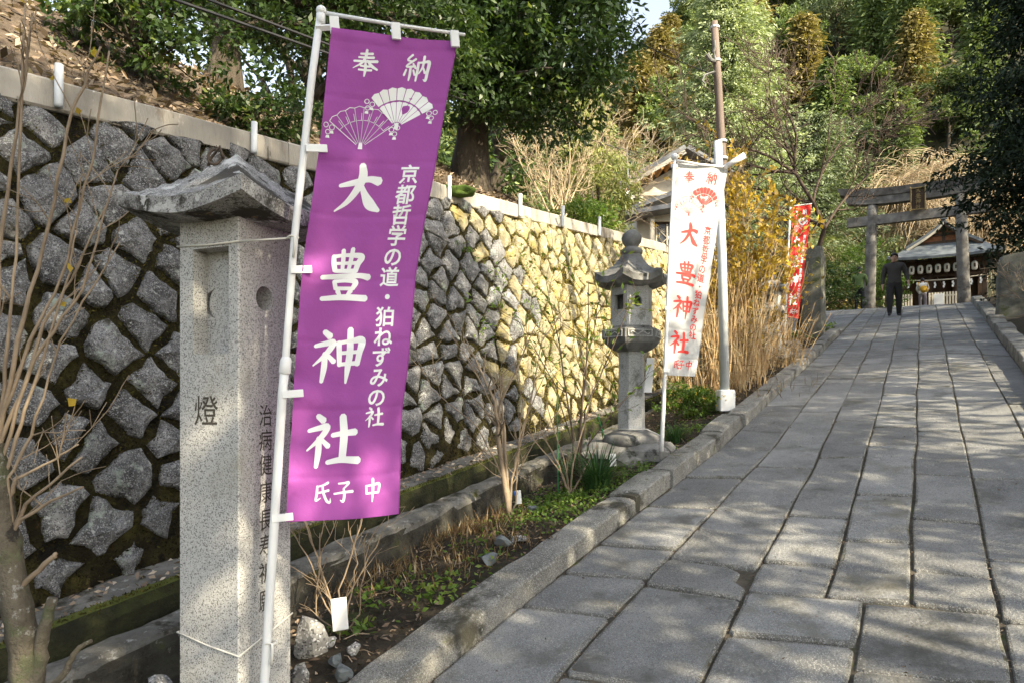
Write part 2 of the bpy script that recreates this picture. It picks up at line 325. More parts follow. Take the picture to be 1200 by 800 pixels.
grid_obj('joint_bed', lambda u, v: PU(u, v, -.016 + .010*NZ(u*9, v*9)), lin(-1.9, 1.2, 40), lin(-1.5, 27, 200), M['joint'], kind=None, parent=path_ex)
grid_obj('plaza_ground', lambda u, v: PU(u, v, -.01 + .012*NZ(u*2, v*2)), lin(-5.5, 3.2, 12), lin(24, 46, 20), M['joint'], kind=None, parent=path_ex)
rs = random.Random(5)
def slab(kl, kr, vl0, vr0, vl1, vr1, cut=None):
    "one granite slab between joints kl and kr, from v*0 to v*1"
    nearf = max(0, min(1, (7-vl0)/4)); g = rs.uniform(.0035, .0055) + .0035*nearf; gv = rs.uniform(.006,.010) + .002*nearf; pts = []
    def edge(a, b, wob):
        for i in range(4):
            t = i/4; yield a[0]+(b[0]-a[0])*t, a[1]+(b[1]-a[1])*t, (rs.uniform(-wob, wob) if i else 0)
    A = (ju(kl, vl0)+g, vl0+gv); B = (ju(kr, vr0)-g, vr0+gv); Cc = (ju(kr, vr1)-g, vr1-gv); D = (ju(kl, vl1)+g, vl1-gv)
    cs = [A, B, Cc, D]; out = []
    for i in range(4):
        a, b = cs[i], cs[(i+1) % 4]; L = math.hypot(b[0]-a[0], b[1]-a[1])
        if L < .02: return
        c = min(rs.uniform(.010, .028), L*.2); tx, ty = (b[0]-a[0])/L, (b[1]-a[1])/L
        if cut == i: pass
        for k, t in enumerate((c, L*.33, L*.66, L-c)):
            w = rs.uniform(-.006, .006) if k in (1, 2) else 0
            u_, v_ = a[0]+tx*t - ty*w, a[1]+ty*t + tx*w
            if i in (1, 3) and k in (1, 2): u_ = (ju(kr, v_)-g if i == 1 else ju(kl, v_)+g) + w
            out.append((u_, v_))
    if cut is not None:
        u0, v0 = cs[cut]; out = [(p if math.hypot(p[0]-u0, p[1]-v0) > .14 else (p[0]+(sum(c[0] for c in cs)/4-u0)*.28, p[1]+(sum(c[1] for c in cs)/4-v0)*.22)) for p in out]
    n = len(out); cu = sum(p[0] for p in out)/n; cv = sum(p[1] for p in out)/n
    h = rs.uniform(-.004, .006); tu, tv = rs.uniform(-.008, .008), rs.uniform(-.006, .006)
    rings = []
    for ins, dz in ((0, -.05), (0, -.009), (.006, -.0015), (.022, .001)):
        rr = []
        for p in out:
            du, dv = cu-p[0], cv-p[1]; L = math.hypot(du, dv); k = ins*(1 + .6*NZ(p[0]*14, p[1]*14))/L
            u_, v_ = p[0]+du*k, p[1]+dv*k; rr.append(PU(u_, v_, h + dz + tu*(u_-cu) + tv*(v_-cv)))
        rings.append(rr)
    mb = MB(); mb.smooth = False
    fs = [(k*n+i, k*n+(i+1)%n, k*n+n+(i+1)%n, k*n+n+i) for k in range(3) for i in range(n)] + [tuple(range(3*n, 4*n))]
    mb.mi = 1; mb.add([p for r in rings[:4] for p in r], fs[:-1]); mb.mi = 0; mb.f.append(list(fs[-1])); mb.m.append(0); mb.sm.append(False); mb.build('paving_slab', [M['slab'], M['slabedge']], path_ex)
cols = {(0,1): [((614,710),(713,722)), ((662,671),(757,677)), ((701,637),(787,643)), ((760,593),(837,595)), ((805,559),(875,560)), ((836,528),(905,529)), ((899,476),(934,475)), ((925,452),(957,451))],
        (1,2): [((657,789),(733,799)), ((761,685),(860,701)), ((789,655),(877,667)), ((816,620),(907,631)), ((895,547),(957,549)), ((950,483),(980,483)), ((972,443),(1008,443)), ((977,433),(1011,432))],
        (2,3): [((876,694),(966,700)), ((894,658),(978,664)), ((924,604),(993,607)), ((960,537),(1013,536)), ((980,494),(1026,491)), ((1013,437),(1040,435))],
        (3,4): [((967,700),(1065,707)), ((991,633),(1074,636)), ((1003,580),(1072,582)), ((1020,522),(1072,521)), ((1023,500),(1073,500)), ((1042,463),(1075,462))],
        (4,5): [((1065,707),(1177,720)), ((1068,668),(1170,679)), ((1073,607),(1152,613)), ((1073,555),(1140,558)), ((1075,505),(1122,506)), ((1076,470),(1116,470))],
        (5,6): [((1190,731),(1260,735)), ((1171,657),(1240,662)), ((1137,560),(1215,562)), ((1122,495),(1195,498)), ((1112,445),(1170,447))],
        (6,7): [((1300,700),(1380,710)), ((1230,560),(1300,566)), ((1182,473),(1215,474)), ((1150,415),(1190,417))]}
for (a, b), js in cols.items():
    vs = [(vof(*p), vof(*q)) for p, q in js]; vs.sort()
    lo = 1.2 if a in (0, 1) else None
    if lo: vs = [(vs[0][0]-.75, vs[0][1]-.72)] + vs
    if a in (5, 6): vs = [(vs[0][0]-.9, vs[0][1]-.9)] + vs
    while vs[-1][0] < 23.3:
        st = rs.uniform(.5, 1.05); vs.append((vs[-1][0]+st + rs.uniform(-.03, .03), vs[-1][1]+st))
    vs[-1] = (24.2, 24.2)
    for i in range(len(vs)-1):
        slab(a, b, vs[i][0], vs[i][1], vs[i+1][0], vs[i+1][1], cut=(2 if (a, b) == (1, 2) and i == 2 else None))
for (l, r, js) in ((2, 'M', [(vof(853,743), vof(1002,757))]), ('M', 5, [])):
    top = {2: (vof(876,694), vof(1013,704)), 'M': (vof(1013,704), vof(1177,720))}[l]
    vs = [top] + js; vs = vs + [(vs[-1][0]-.62, vs[-1][1]-.6), (vs[-1][0]-1.3, vs[-1][1]-1.3)]
    for i in range(len(vs)-1): slab(l, r, vs[i+1][0], vs[i+1][1], vs[i][0], vs[i][1])
# the wider paving left of the kerb's end, up on the crest
for u0, u1 in ((-2.15, -1.58), (-2.8, -2.15), (-3.5, -2.8)):
    v = 16.9
    J.append([(0, u0), (30, u0)]); J.append([(0, u1), (30, u1)])
    while v < 23.8:
        st = rs.uniform(.6, 1.1); e = min(v+st, 24.2); slab(len(J)-2, len(J)-1, v, v, e, e); v = e
grid_obj('joint_bed', lambda u, v: PU(u, v, -.034), lin(-4.2, -1.5, 12), lin(16.5, 25, 20), M['joint'], kind=None, parent=path_ex)
# ---- kerbs of single stones
def kerb(name, label, f_in, width, h, segs, side, tilt=0):
    root = empty(name, PU(f_in((segs[0]+segs[-1])/2), (segs[0]+segs[-1])/2), label, 'kerb')
    for i in range(len(segs)-1):
        v0, v1 = segs[i]+.004, segs[i+1]-.004; mb = MB(); n = max(3, int((v1-v0)/.16)+1); hh = h + rs.uniform(-.018, .018); off = rs.uniform(-.016, .016)
        ww = width + rs.uniform(-.02, .02); ring = []
        for k in range(n):
            v = v0 + (v1-v0)*k/(n-1); e = .014 if k in (0, n-1) else 0; u = f_in(v) + off
            q = lambda a: .010*NZ(v*4, a*3.1, i*5.7) + .005*NZ(v*13, a*7.7, i*3.3)
            b = .016 + .02*max(0, NZ(v*5, i*2.2))
            prof = [(0, -.15), (0+q(1)+e*0, 0), (q(2), hh-b-e), (b*.5, hh-b*.3-e), (b*1.6+.004, hh+q(3)*.6-e), (ww*.5, hh+q(4)*.7-e*.6), (ww-.02, hh+q(5)*.6-e), (ww+q(6)*.6, hh-.03-e), (ww, -.15)]
            ring += [PU(u - side*a, v, z) for a, z in prof]
        m = 9; fs = []
        for k in range(n-1):
            for j in range(m-1): fs.append((k*m+j, k*m+j+1, (k+1)*m+j+1, (k+1)*m+j))
        fs += [tuple(range(m)), tuple(range((n-1)*m+m-1, (n-1)*m-1, -1))]
        mb.add(ring, fs if side > 0 else [f[::-1] for f in fs]); mb.build('kerb_stone', M['kerb'], root)
kin = lambda v: interp(v, J[0])
ks = [-.6, .9, 2.0, vof(651, 676), 4.55, vof(790, 569), 6.5, 7.3, vof(872, 499), 9.1, 9.9, 10.9, 11.8, 12.9, 14.0, 15.1, 16.2]
kerb('stone_kerb', 'long kerb of worn granite blocks along the left edge of the path', kin, .205, .125, ks, 1)
kr = [5.0 + .95*i for i in range(21)]
kerb('stone_kerb', 'raised mossy stone kerb along the right edge of the path', lambda v: interp(v, J[7]), .26, .17, kr, -1)
# ---- right bank
def rbank(u, v):
    k = max(0, u-1.4); return PU(u, v, .06 + min(2.6, .30*k) + .05*NZ(u*2, v*2))
grid_obj('bank', rbank, [1.36,1.45,1.6,1.9,2.3,3,4,6,9,14,24,50], lin(-22, 46, 70), M['soil'])
# ---- retaining wall (s along it, n into the hill, h up)
W0 = Vector((-1.316, 4.05, .825)); WE = Vector((.490, .872, 0)); WN = Vector((-.872, .490, 0)); WH, WO, WS = 2.45, .48, .116
def wz(s): return W0.z + WS*s
NF = .26
def WP(s, n, dz=0): return Vector((W0.x + WE.x*s + WN.x*n, W0.y + WE.y*s + WN.y*n, wz(s) + dz))
def s_at(px, n):
    X = (px-600)/800; b = W0 + WN*n; return (X*b.y - b.x)/(WE.x - X*WE.y)
SL = math.hypot(WH, WO)
FN = (-WN*WH + Vector((0, 0, 1))*WO).normalized()
def WF(s, q, out=0): return WP(s, NF + WO*q/SL, WH*q/SL) + FN*out
S0, S1 = -1.95, 10.6
wall = empty('retaining_wall', WP(3, .3), 'tall mossy retaining wall of rough grey stones beside the path', 'stone wall')
def backing(s, q):
    b = .035*NZ(s*3, q*3) + .022*NZ(s*9, q*9, 2) + .010*NZ(s*25, q*25, 5)
    return WF(s, q, -.012 + b*.8 + (.012 if q < .35 else 0))
grid_obj('moss_bed', backing, lin(S0-1, S1, 330), lin(-.05, SL+.02, 62), M['moss'], kind=None, parent=wall)
rw = random.Random(11); lat = []; a = .345
j = 0; q = -.05
while q < SL+.3:
    s = S0 - .4 + (a/2 if j % 2 else 0)
    while s < S1+.5:
        lat.append((s + rw.uniform(-.075, .075) + .05*math.sin(q*2), q + rw.uniform(-.06, .06))); s += a*rw.uniform(.94, 1.06)
    q += a*.5; j += 1
def vcell(i):
    c = lat[i]; poly = [(c[0]-.5, c[1]-.5), (c[0]+.5, c[1]-.5), (c[0]+.5, c[1]+.5), (c[0]-.5, c[1]+.5)]
    for k, p in enumerate(lat):
        if k == i: continue
        dx, dy = p[0]-c[0], p[1]-c[1]
        if dx*dx+dy*dy > .9: continue
        mx, my = c[0]+dx/2, c[1]+dy/2; out = []
        for m in range(len(poly)):
            A, B = poly[m], poly[(m+1) % len(poly)]
            da = (A[0]-mx)*dx + (A[1]-my)*dy; db = (B[0]-mx)*dx + (B[1]-my)*dy
            if da <= 0: out.append(A)
            if da*db < 0:
                t = da/(da-db); out.append((A[0]+(B[0]-A[0])*t, A[1]+(B[1]-A[1])*t))
        poly = out
    return poly
nst = 0; EDGE = []; order = sorted(range(len(lat)), key=lambda i: WF(lat[i][0], max(0, lat[i][1])).length); far = MB()
M['wallstone_suntint'] = pmat('wall_stone_sun_tinted_lichen', [(.28,(.14,.125,.08)),(.5,(.27,.24,.15)),(.72,(.40,.365,.26))], scale=7, rough=.95, bump=1, bscale=24, bdist=.03,
    layers=[((.33,.27,.10),4,.48,.64),((.44,.42,.34),14,.58,.66)], objrand=.12, detail=8)  # yellow lichen, warmed further so the sun patch is in the stone colour
for i in order:
    c = lat[i]
    if not (S0 < c[0] < S1 and .02 < c[1] < SL+.12): continue
    poly = vcell(i)
    if len(poly) < 3: continue
    cx = sum(p[0] for p in poly)/len(poly); cy = sum(p[1] for p in poly)/len(poly)
    lit = c[0] > 3.5 + .3*math.sin(c[1]*5) + rw.uniform(-.6, .6)  # stones that take the colour with painted sunlight
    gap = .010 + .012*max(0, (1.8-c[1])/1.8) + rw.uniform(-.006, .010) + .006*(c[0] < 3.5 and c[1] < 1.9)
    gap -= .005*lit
    if c[1] < .3: gap += .012
    per = []
    for m in range(len(poly)):                      # resample the outline
        A, B = poly[m], poly[(m+1) % len(poly)]; L = math.hypot(B[0]-A[0], B[1]-A[1]); k = max(1, round(L/.06))
        for t in range(k): per.append((A[0]+(B[0]-A[0])*t/k, A[1]+(B[1]-A[1])*t/k))
    out = []
    for p in per:
        dx, dy = p[0]-cx, p[1]-cy; r = math.hypot(dx, dy); r2 = max(.06, r - gap*1.25); r2 = min(r2, .19 + (r2-.19)*.6) if r2 > .19 else r2
        r2 *= 1 + .16*NZ(p[0]*9, p[1]*9, 3) + .13*NZ(p[0]*23, p[1]*23, 8) + rw.uniform(-.075, .065)
        out.append((cx + dx/r*r2, min(SL-.01, cy + dy/r*r2), r2))
    if max(p[1] for p in out) - min(p[1] for p in out) < .06: continue
    n = len(out); pr = rw.uniform(.000, .018) - (.006 if lit else 0); tx, ty = rw.uniform(-.10, .10), rw.uniform(-.10, .10); vs = []
    for ins, z in ((1.05, -.09), (1.0, pr-.006), (.93, pr+.006), (.55, pr+.022)):
        for p in out:
            x, y = cx+(p[0]-cx)*ins, cy+(p[1]-cy)*ins
            vs.append(WF(x, y, z + (tx*(x-cx) + ty*(y-cy) + .022*NZ(x*7, y*7, 9) + .016*NZ(x*18, y*18, 4) if z > -.05 else 0)))
    vs.append(WF(cx, cy, pr + .030 + .02*NZ(cx*8, cy*8, 9)))
    fs = [(k*n+m, k*n+(m+1)%n, k*n+n+(m+1)%n, k*n+n+m) for k in range(3) for m in range(n)] + [(3*n+m, 3*n+(m+1)%n, 4*n) for m in range(n)]
    nst += 1; EDGE += [(p[0], p[1], lit) for p in out]
    if nst > 300: far.add(vs, fs); continue
    mb = MB(); mb.add(vs, fs); mb.build('stone', M['wallstone_suntint' if lit else 'wallstone'], wall)
if far.v: tag(far.build('far_stones', M['wallstone_suntint'], wall), kind='stuff')
print('wall stones', nst)
def extrude(name, prof, s0, s1, step, mat, parent=None, amp=.006, nz=1.0, kind=None):
    "profile [(n, dz)] swept along the wall, with small unevenness"
    k = max(2, int((s1-s0)/step)+1); mb = MB(); vs = []; m = len(prof)
    for i in range(k):
        s = s0 + (s1-s0)*i/(k-1)
        for jn, (n, dz) in enumerate(prof): vs.append(WP(s, n + amp*NZ(s*3, jn*2.3, nz), dz + amp*NZ(s*3, jn*3.7, nz+5) + amp*.5*NZ(s*11, jn*3.7, nz+9)))
    fs = [(i*m+j, (i+1)*m+j, (i+1)*m+j+1, i*m+j+1) for i in range(k-1) for j in range(m-1)]
    fs += [tuple(range(m)), tuple(range(k*m-1, (k-1)*m-1, -1))]
    mb.add(vs, fs); o = mb.build(name, mat, parent)
    if kind: tag(o, kind=kind)
    return o
s = S0 - 1.2
while s < S1:
    extrude('coping_block', [(1.03, WH-.02), (1.03, WH+.15), (.85, WH+.158), (.732, WH+.152), (.718, WH+.14), (.715, WH+.0), (.725, WH-.012), (.81, WH-.02)], s, min(s+1.9, S1)-.006, .3, M['coping'], wall, .006, s)
    s += 1.9
extrude('footing_ledge', [(.40, -.25), (.40, .03), (.25, .02), (.03, 0), (.005, -.015), (-.01, -.30)], -3.8, 9, .12, M['conc'], wall, .010, 2)
extrude('mossy_channel_side', [(.028, .012), (-.016, .003), (-.03, -.05), (-.033, -.26)], -3.8, 9, .06, M['mossy'], wall, .012, 3)
ch = tag(bpy.data.objects.new('drain_channel', None), kind='structure'); COL.objects.link(ch)
extrude('channel_floor', [(.0, -.23), (-.08, -.24), (-.2, -.23)], -3.8, 9, .2, M['mossy'], ch, .01, 4)
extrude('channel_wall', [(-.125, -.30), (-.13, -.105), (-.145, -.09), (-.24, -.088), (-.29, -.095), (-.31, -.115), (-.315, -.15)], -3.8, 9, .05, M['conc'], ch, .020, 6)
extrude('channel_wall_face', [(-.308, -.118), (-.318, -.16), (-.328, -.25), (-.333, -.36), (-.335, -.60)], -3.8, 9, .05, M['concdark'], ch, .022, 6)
# ---- planting bed between the channel and the kerb
def bedp(s, t):
    A = WP(s, -.31); 
    lo, hi = 0, 3.5                                     # find the kerb's back edge along -n
    for _ in range(18):
        m = (lo+hi)/2; p = A - WN*m; u, v = uvof(p.x, p.y)
        if u < kin(v)-.17: lo = m
        else: hi = m
    p = A - WN*(lo*t); zk = pz(p.x, p.y) + .085; zc = wz(s) - .31
    if s > 2: zc = max(zc, zk - .25)
    z = zc*(1-t)**1.3 + zk*(1-(1-t)**1.3)
    return Vector((p.x, p.y, z + .03*NZ(p.x*4, p.y*4) + .016*NZ(p.x*14, p.y*14, 3)))
grid_obj('planting_bed', lambda t, s: bedp(s, t), lin(0, 1, 26), lin(-4, 14.2, 260), M['soil'])
def bed(px, py):
    "point of the bed seen at a pixel"
    best = None
    lo, hi = 1.5, 26
    def g(d):
        p = at(px, py, d); return p.z - bz(p.x, p.y)
    d = lo
    while d < hi:
        if g(d) < 0: break
        d += .05
    p = at(px, py, d); p.z = bz(p.x, p.y); return p
def bz(x, y):
    rel = Vector((x-W0.x, y-W0.y, 0)); s = rel.dot(WE); n = rel.dot(WN); A = WP(s, -.31)
    u, v = uvof(x, y); w = (kin(v)-.17) - u; t = -.31 - n
    L = max(.05, t + w); tt = min(1, max(0, t/L))
    zk = pz(x, y) + .085; zc = wz(s) - .31
    if s > 2: zc = max(zc, zk - .25)
    return zc*(1-tt)**1.3 + zk*(1-(1-tt)**1.3) + .03*NZ(x*4, y*4)
# ---- leaf-covered bank above the wall
RS = [(-6,1.9),(-.4,1.45),(2.4,1.24),(5.7,1.08),(7.75,.72),(11,.55),(20,.4)]
def bankz(s, n):
    r = interp(s, RS); t = max(0, min(1, (n-.95)/2.0)); k = t*t*(3-2*t)
    return WH + .13 + r*(.55*t + .45*k) + .10*max(0, n-2.9) + .04*NZ(s*1.5, n*1.5) + .02*NZ(s*5, n*5)
def BK(s, n, dz=0): return WP(s, n, bankz(s, n) + dz)
def bank_ns(n, s): return BK(s, n)
grid_obj('hillside', bank_ns, [.97,1.05,1.15,1.3,1.5,1.75,2,2.3,2.6,3,3.6,4.4,5.5,7,9,12,16,22,32], lin(-7, 34, 130), M['bankbase'])
# ---- far forested hill
def hillz(az, r):
    cap = interp(az, [(-50,10),(-16,13),(-8,30),(4,62),(11,82),(16,150),(24,240),(60,240)]); r0 = interp(az, [(-50,40),(0,42),(12,60),(24,70),(60,70)])
    z = max(0, r-r0)*interp(az, [(-20,.5),(8,.85),(16,1.05),(30,1.12)])
    return 4.6 + cap*(1-math.exp(-z/cap*1.15)) + 1.5*NZ(az*.2, r*.05)
def HL(az, r): a = R(az); return Vector((r*math.sin(a), r*math.cos(a), hillz(az, r)))
grid_obj('hill', HL, lin(-52, 62, 58), [34,40,46,52,58,66,75,85,96,110,125,145,170,210,260,330], M['forestfloor'])
# ================================================================== lettering
def catmull(P, k=7):
    P = [np.array(p, float) for p in P]
    if len(P) == 2: P = [P[0], P[0]*.6+P[1]*.4, P[1]]
    E = [2*P[0]-P[1]] + P + [2*P[-1]-P[-2]]; out = []
    for i in range(1, len(E)-2):
        for t in np.linspace(0, 1, k, endpoint=False):
            a, b, c, d = E[i-1:i+3]
            out.append(.5*((2*b) + (c-a)*t + (2*a-5*b+4*c-d)*t*t + (3*b-a-3*c+d)*t**3))
    out.append(E[-2]); return out
STROKES = {
 '大': [[(12,44,5),(36,38,8),(66,30,8),(88,34,12)], [(50,4,9),(54,26,12),(46,50,10),(30,74,7),(8,92,2)], [(53,40,5),(62,58,9),(76,78,14),(95,90,5)]],
 '豊': [[(23,14,6),(25,28,7),(29,42,7)], [(23,15,5),(48,12,5),(77,14,8),(72,28,8),(69,42,7)], [(29,42,5),(70,41,6)], [(27,28,4),(72,26,5)], [(40,3,6),(42,22,6),(43,40,5)], [(58,0,6),(57,22,6),(55,40,5)],
        [(4,55,6),(40,52,7),(78,50,7),(97,53,9)], [(29,62,6),(33,76,6)], [(29,62,5),(52,60,5),(71,62,8),(66,76,6)], [(33,75,5),(66,75,5)], [(37,80,7),(43,89,4)], [(63,79,7),(56,89,4)], [(6,95,6),(48,92,8),(94,94,9)]],
 '神': [[(22,4,7),(33,13,9)], [(6,30,5),(24,26,7),(40,24,8),(28,44,7),(4,66,2)], [(25,44,7),(25,70,8),(22,97,5)], [(29,46,5),(43,60,7)], [(50,24,7),(52,44,7),(54,67,6)], [(50,25,5),(72,22,6),(93,21,10),(90,44,8),(87,66,7)], [(52,44,5),(88,42,5)], [(54,65,5),(87,63,6)], [(70,0,8),(72,40,9),(70,70,8),(68,100,3)]],
 '社': [[(22,4,7),(33,13,9)], [(6,30,5),(24,26,7),(40,24,8),(28,44,7),(4,66,2)], [(25,44,7),(25,70,8),(22,97,5)], [(29,46,5),(43,60,7)], [(50,40,6),(70,37,7),(92,35,9)], [(68,6,9),(71,40,10),(69,86,9)], [(42,89,6),(68,85,8),(99,87,10)]],
 '奉': [[(28,16,5),(50,14,6),(74,12,7)], [(22,30,5),(50,28,6),(80,26,7)], [(6,46,6),(50,43,7),(95,40,8)], [(50,0,7),(48,28,8),(34,52,6),(4,74,2)], [(56,38,5),(74,58,8),(98,72,5)], [(32,62,5),(70,61,6)], [(26,77,5),(76,75,6)], [(50,52,7),(52,76,8),(50,100,4)]],
 '納': [[(28,0,6),(12,20,5),(32,24,4)], [(42,14,6),(10,44,5),(44,41,6)], [(34,32,5),(46,48,6)], [(26,44,6),(27,72,7),(25,96,4)], [(11,56,5),(5,78,6)], [(38,56,5),(46,74,6)], [(54,26,7),(54,60,7),(52,96,5)], [(54,27,5),(74,24,6),(93,24,9),(92,62,8),(90,92,7),(80,88,2)], [(73,2,7),(72,40,6),(60,68,3)], [(73,42,4),(84,64,7)]],
 '氏': [[(82,6,8),(56,17,6),(28,22,4)], [(28,20,7),(28,52,8),(25,82,7),(48,72,2)], [(28,50,5),(56,46,6),(86,40,8)], [(54,16,6),(60,50,8),(78,86,9),(94,92,7),(95,74,2)]],
 '子': [[(24,12,5),(50,11,6),(76,10,8),(50,36,4)], [(50,34,6),(55,60,9),(50,90,8),(34,84,2)], [(4,56,6),(50,51,7),(97,48,9)]],
 '中': [[(16,28,7),(19,64,7)], [(16,29,5),(50,26,6),(84,24,9),(80,62,7)], [(19,62,6),(80,60,6)], [(50,0,9),(52,50,9),(50,100,4)]]}
def brush(ch):
    "brushed character as quads in a unit box: verts [(x,y,layer)], faces"
    V, F = [], []
    for li, st in enumerate(STROKES[ch]):
        pts = catmull(st); n = len(pts); base = len(V)
        for i, p in enumerate(pts):
            d = pts[min(i+1, n-1)][:2] - pts[max(i-1, 0)][:2]; d = d/max(1e-6, np.hypot(*d)); nn = np.array([-d[1], d[0]]); w = max(1.3, p[2])*.72
            if i == 0:
                q = p[:2] - d*w*.7; V += [(q+nn*w*.45, li), (q-nn*w*.45, li)]
            V += [(p[:2]+nn*w, li), (p[:2]-nn*w, li)]
            if i == n-1:
                q = p[:2] + d*w*.6; V += [(q+nn*w*.4, li), (q-nn*w*.4, li)]
        k = (len(V)-base)//2
        for i in range(k-1): F.append((base+2*i, base+2*i+1, base+2*i+3, base+2*i+2))
    return [((v[0]-50)/100, (50-v[1])/100, l) for v, l in V], F
GL = {}
def glyph(ch, bold=.02):
    if ch in GL: return GL[ch]
    if ch in STROKES: GL[ch] = brush(ch); return GL[ch]
    c = bpy.data.curves.new('t', 'FONT'); c.body = ch; c.offset = bold; c.resolution_u = 3
    o = bpy.data.objects.new('t', c); COL.objects.link(o); bpy.context.view_layer.update()
    me = o.evaluated_get(bpy.context.evaluated_depsgraph_get()).to_mesh()
    vs = [(v.co.x-.5, v.co.y-.38, 0) for v in me.vertices]; fs = [tuple(p.vertices) for p in me.polygons]
    o.to_mesh_clear(); bpy.data.objects.remove(o); bpy.data.curves.remove(c)
    GL[ch] = (vs, fs); return GL[ch]
# ================================================================== cloth banners
def fan_mesh(filled):
    "a folding fan with tassels, as flat ink in a unit box"
    V, F = [], []
    def poly(ps, l=0):
        b = len(V); V.extend([(x, y, l) for x, y in ps]); F.append(tuple(range(b, b+len(ps))))
    def line(a, b, w, l=1):
        d = np.subtract(b, a); d = d/np.hypot(*d); n = np.array([-d[1], d[0]])*w; poly([a+n, a-n, b-n, b+n], l)
    O = np.array([0., -.42]); A0, A1, N = R(38), R(142), 8
    pol = lambda r, a: O + np.array([r*math.cos(a), r*math.sin(a)])
    for k in range(N):
        a, b = A0+(A1-A0)*k/N, A0+(A1-A0)*(k+1)/N; g = .010
        if filled:
            poly([pol(.14, a+g*3), pol(.60, a+g), pol(.61, (a+b)/2), pol(.60, b-g), pol(.14, b-g*3)])
            poly([pol(.64, a+g), pol(.90, a+g), pol(.93, (a+b)/2), pol(.90, b-g), pol(.64, b-g)])
        else:
            for q in (a, b): line(pol(.12, q), pol(.90, q), .007)
            line(pol(.90, a), pol(.93, (a+b)/2), .007, 2); line(pol(.93, (a+b)/2), pol(.90, b), .007, 2)
            line(pol(.62, a+.03), pol(.62, b-.03), .006, 3); line(pol(.62, a+.05), pol(.78, a+.05), .006, 4)
    poly([O+[-.035,.12], O+[-.05,-.03], O+[.05,-.03], O+[.035,.12]], 3)
    for sx in (-1, 1):
        e = pol(.86, A1 if sx < 0 else A0)
        for j, (dx, dy, r) in enumerate(((.03,-.10,.055), (-.05,-.20,.05), (-.10,-.06,.05))):
            c = e + np.array([sx*(-dx), dy]); 
            for t in range(10): line(c+[r*math.cos(t*.628), r*math.sin(t*.628)], c+[r*math.cos(t*.628+.63), r*math.sin(t*.628+.63)], .008, 5+j)
            if j < 2: poly([c+[-.03,-.07], c+[-.045,-.13], c+[.045,-.13], c+[.03,-.07]], 8+j)
    return V, F
COLTXT = '京都哲学の道・狛ねずみの社'
def banner(name, label, L, Rr, tb, d0, d1, cmat, imat, Hm, ripple, seed, group, back=False, tail='氏子中'):
    """cloth between a left edge L and a right edge Rr, lists of (v, px, py); depths d0 (left), d1 (right) as (top, bottom)"""
    def edge(E, v): return interp(v, [(e[0], e[1]) for e in E]), interp(v, [(e[0], e[2]) for e in E])
    def S0_(u, v):
        lx, ly = edge(L, v); rx, ry = edge(Rr, v)
        dl = d0[0]+(d0[1]-d0[0])*v; dr = d1[0]+(d1[1]-d1[0])*v
        a = at(lx, ly, dl); b = at(rx, ry, dr); return a.lerp(b, u)
    def S_(u, v, out=0):
        p = S0_(u, v); e = .01
        n = (S0_(min(1,u+e), v)-S0_(max(0,u-e), v)).cross(S0_(u, min(1,v+e))-S0_(u, max(0,v-e))).normalized()
        if n.dot(Vector((0,0,CAMZ))-p) < 0: n = -n
        w = ripple*(.55*math.sin(u*5.2+v*3.1+seed) + .5*NZ(u*2.2, v*5, seed) + .25*math.sin(v*17+u*2+seed)*(.3+u*.7) + .22*NZ(u*5+v*6, v*9-u*4, seed+3))
        w += ripple*.35*math.exp(-((u)/.06)**2)*math.sin(v*42)
        for vt in (.0,.24,.485,.74,.985): w += ripple*.38*math.exp(-u/.30)*math.exp(-((v-vt-u*.05)/.055)**2)*math.cos((v-vt-u*.05)*75)
        w += ripple*.16*math.sin(u*9+v*31+seed*2)*math.exp(-((v-.42)/.3)**2)
        for vc in (.02,.13,.26,.37,.5,.63,.77,.91): w -= .0035*math.exp(-((v-vc-.006*math.sin(u*3))/.005)**2)
        return p + n*(w+out)
    root = empty(name, S_(0, .98), label, 'banner', group)
    mb = MB(); mb.smooth = True; nu, nv = 26, 190
    mb.add([S_(i/nu, j/nv) for j in range(nv+1) for i in range(nu+1)], [(j*(nu+1)+i, j*(nu+1)+i+1, (j+1)*(nu+1)+i+1, (j+1)*(nu+1)+i) for j in range(nv) for i in range(nu)])
    mb.build('cloth', cmat, root)
    for lv in (0,):                                # stitched hem down the free edge
        h = MB(); h.tube([S_(1, j/60) for j in range(61)], .0022, 5); h.tube([S_(i/20, 1) for i in range(21)], .0022, 5); h.build('hem', cmat, root)
    def put(kind, ch, u, v, size, parent_name, sx=1.0, rot=0):
        V, F = glyph(ch) if kind == 'c' else fan_mesh(ch); m = MB()
        Wm = (S0_(1, v)-S0_(0, v)).length; ca, sa = math.cos(rot), math.sin(rot)
        pts = [(u + (x*ca-y*sa)*size*sx/Wm, v - (x*sa+y*ca)*size/Hm, l) for x, y, l in V]
        m.add([S_(a, b, .0016 + .00012*l) for a, b, l in pts], F); return m
    def one(pn, *a, **k): put(*a, **k).build(pn, imat, root)
    one('character', 'c', '奉', .29, .062, .095, ''); one('character', 'c', '納', .71, .062, .10, '')
    one('printed_fan', 'f', True, .63, .150, .168, '', rot=-.12); one('printed_fan', 'f', False, .33, .195, .168, '', rot=.02)
    for ch, u, v, s in (('大',.38,.320,.195), ('豊',.375,.495,.195), ('神',.365,.663,.20), ('社',.365,.838,.205)): one('character', 'c', ch, u, v, s, '', sx=.95)
    for ch, u in zip(tail, (.29,.48,.74)): one('character', 'c', ch, u, .945, .085, '', sx=.85)
    n = len(COLTXT)
    for i, ch in enumerate(COLTXT):
        t = i/(n-1); one('character', 'c', ch, .79-.06*t, .287 + .505*t, .078, '', sx=.92)
    return root, S_
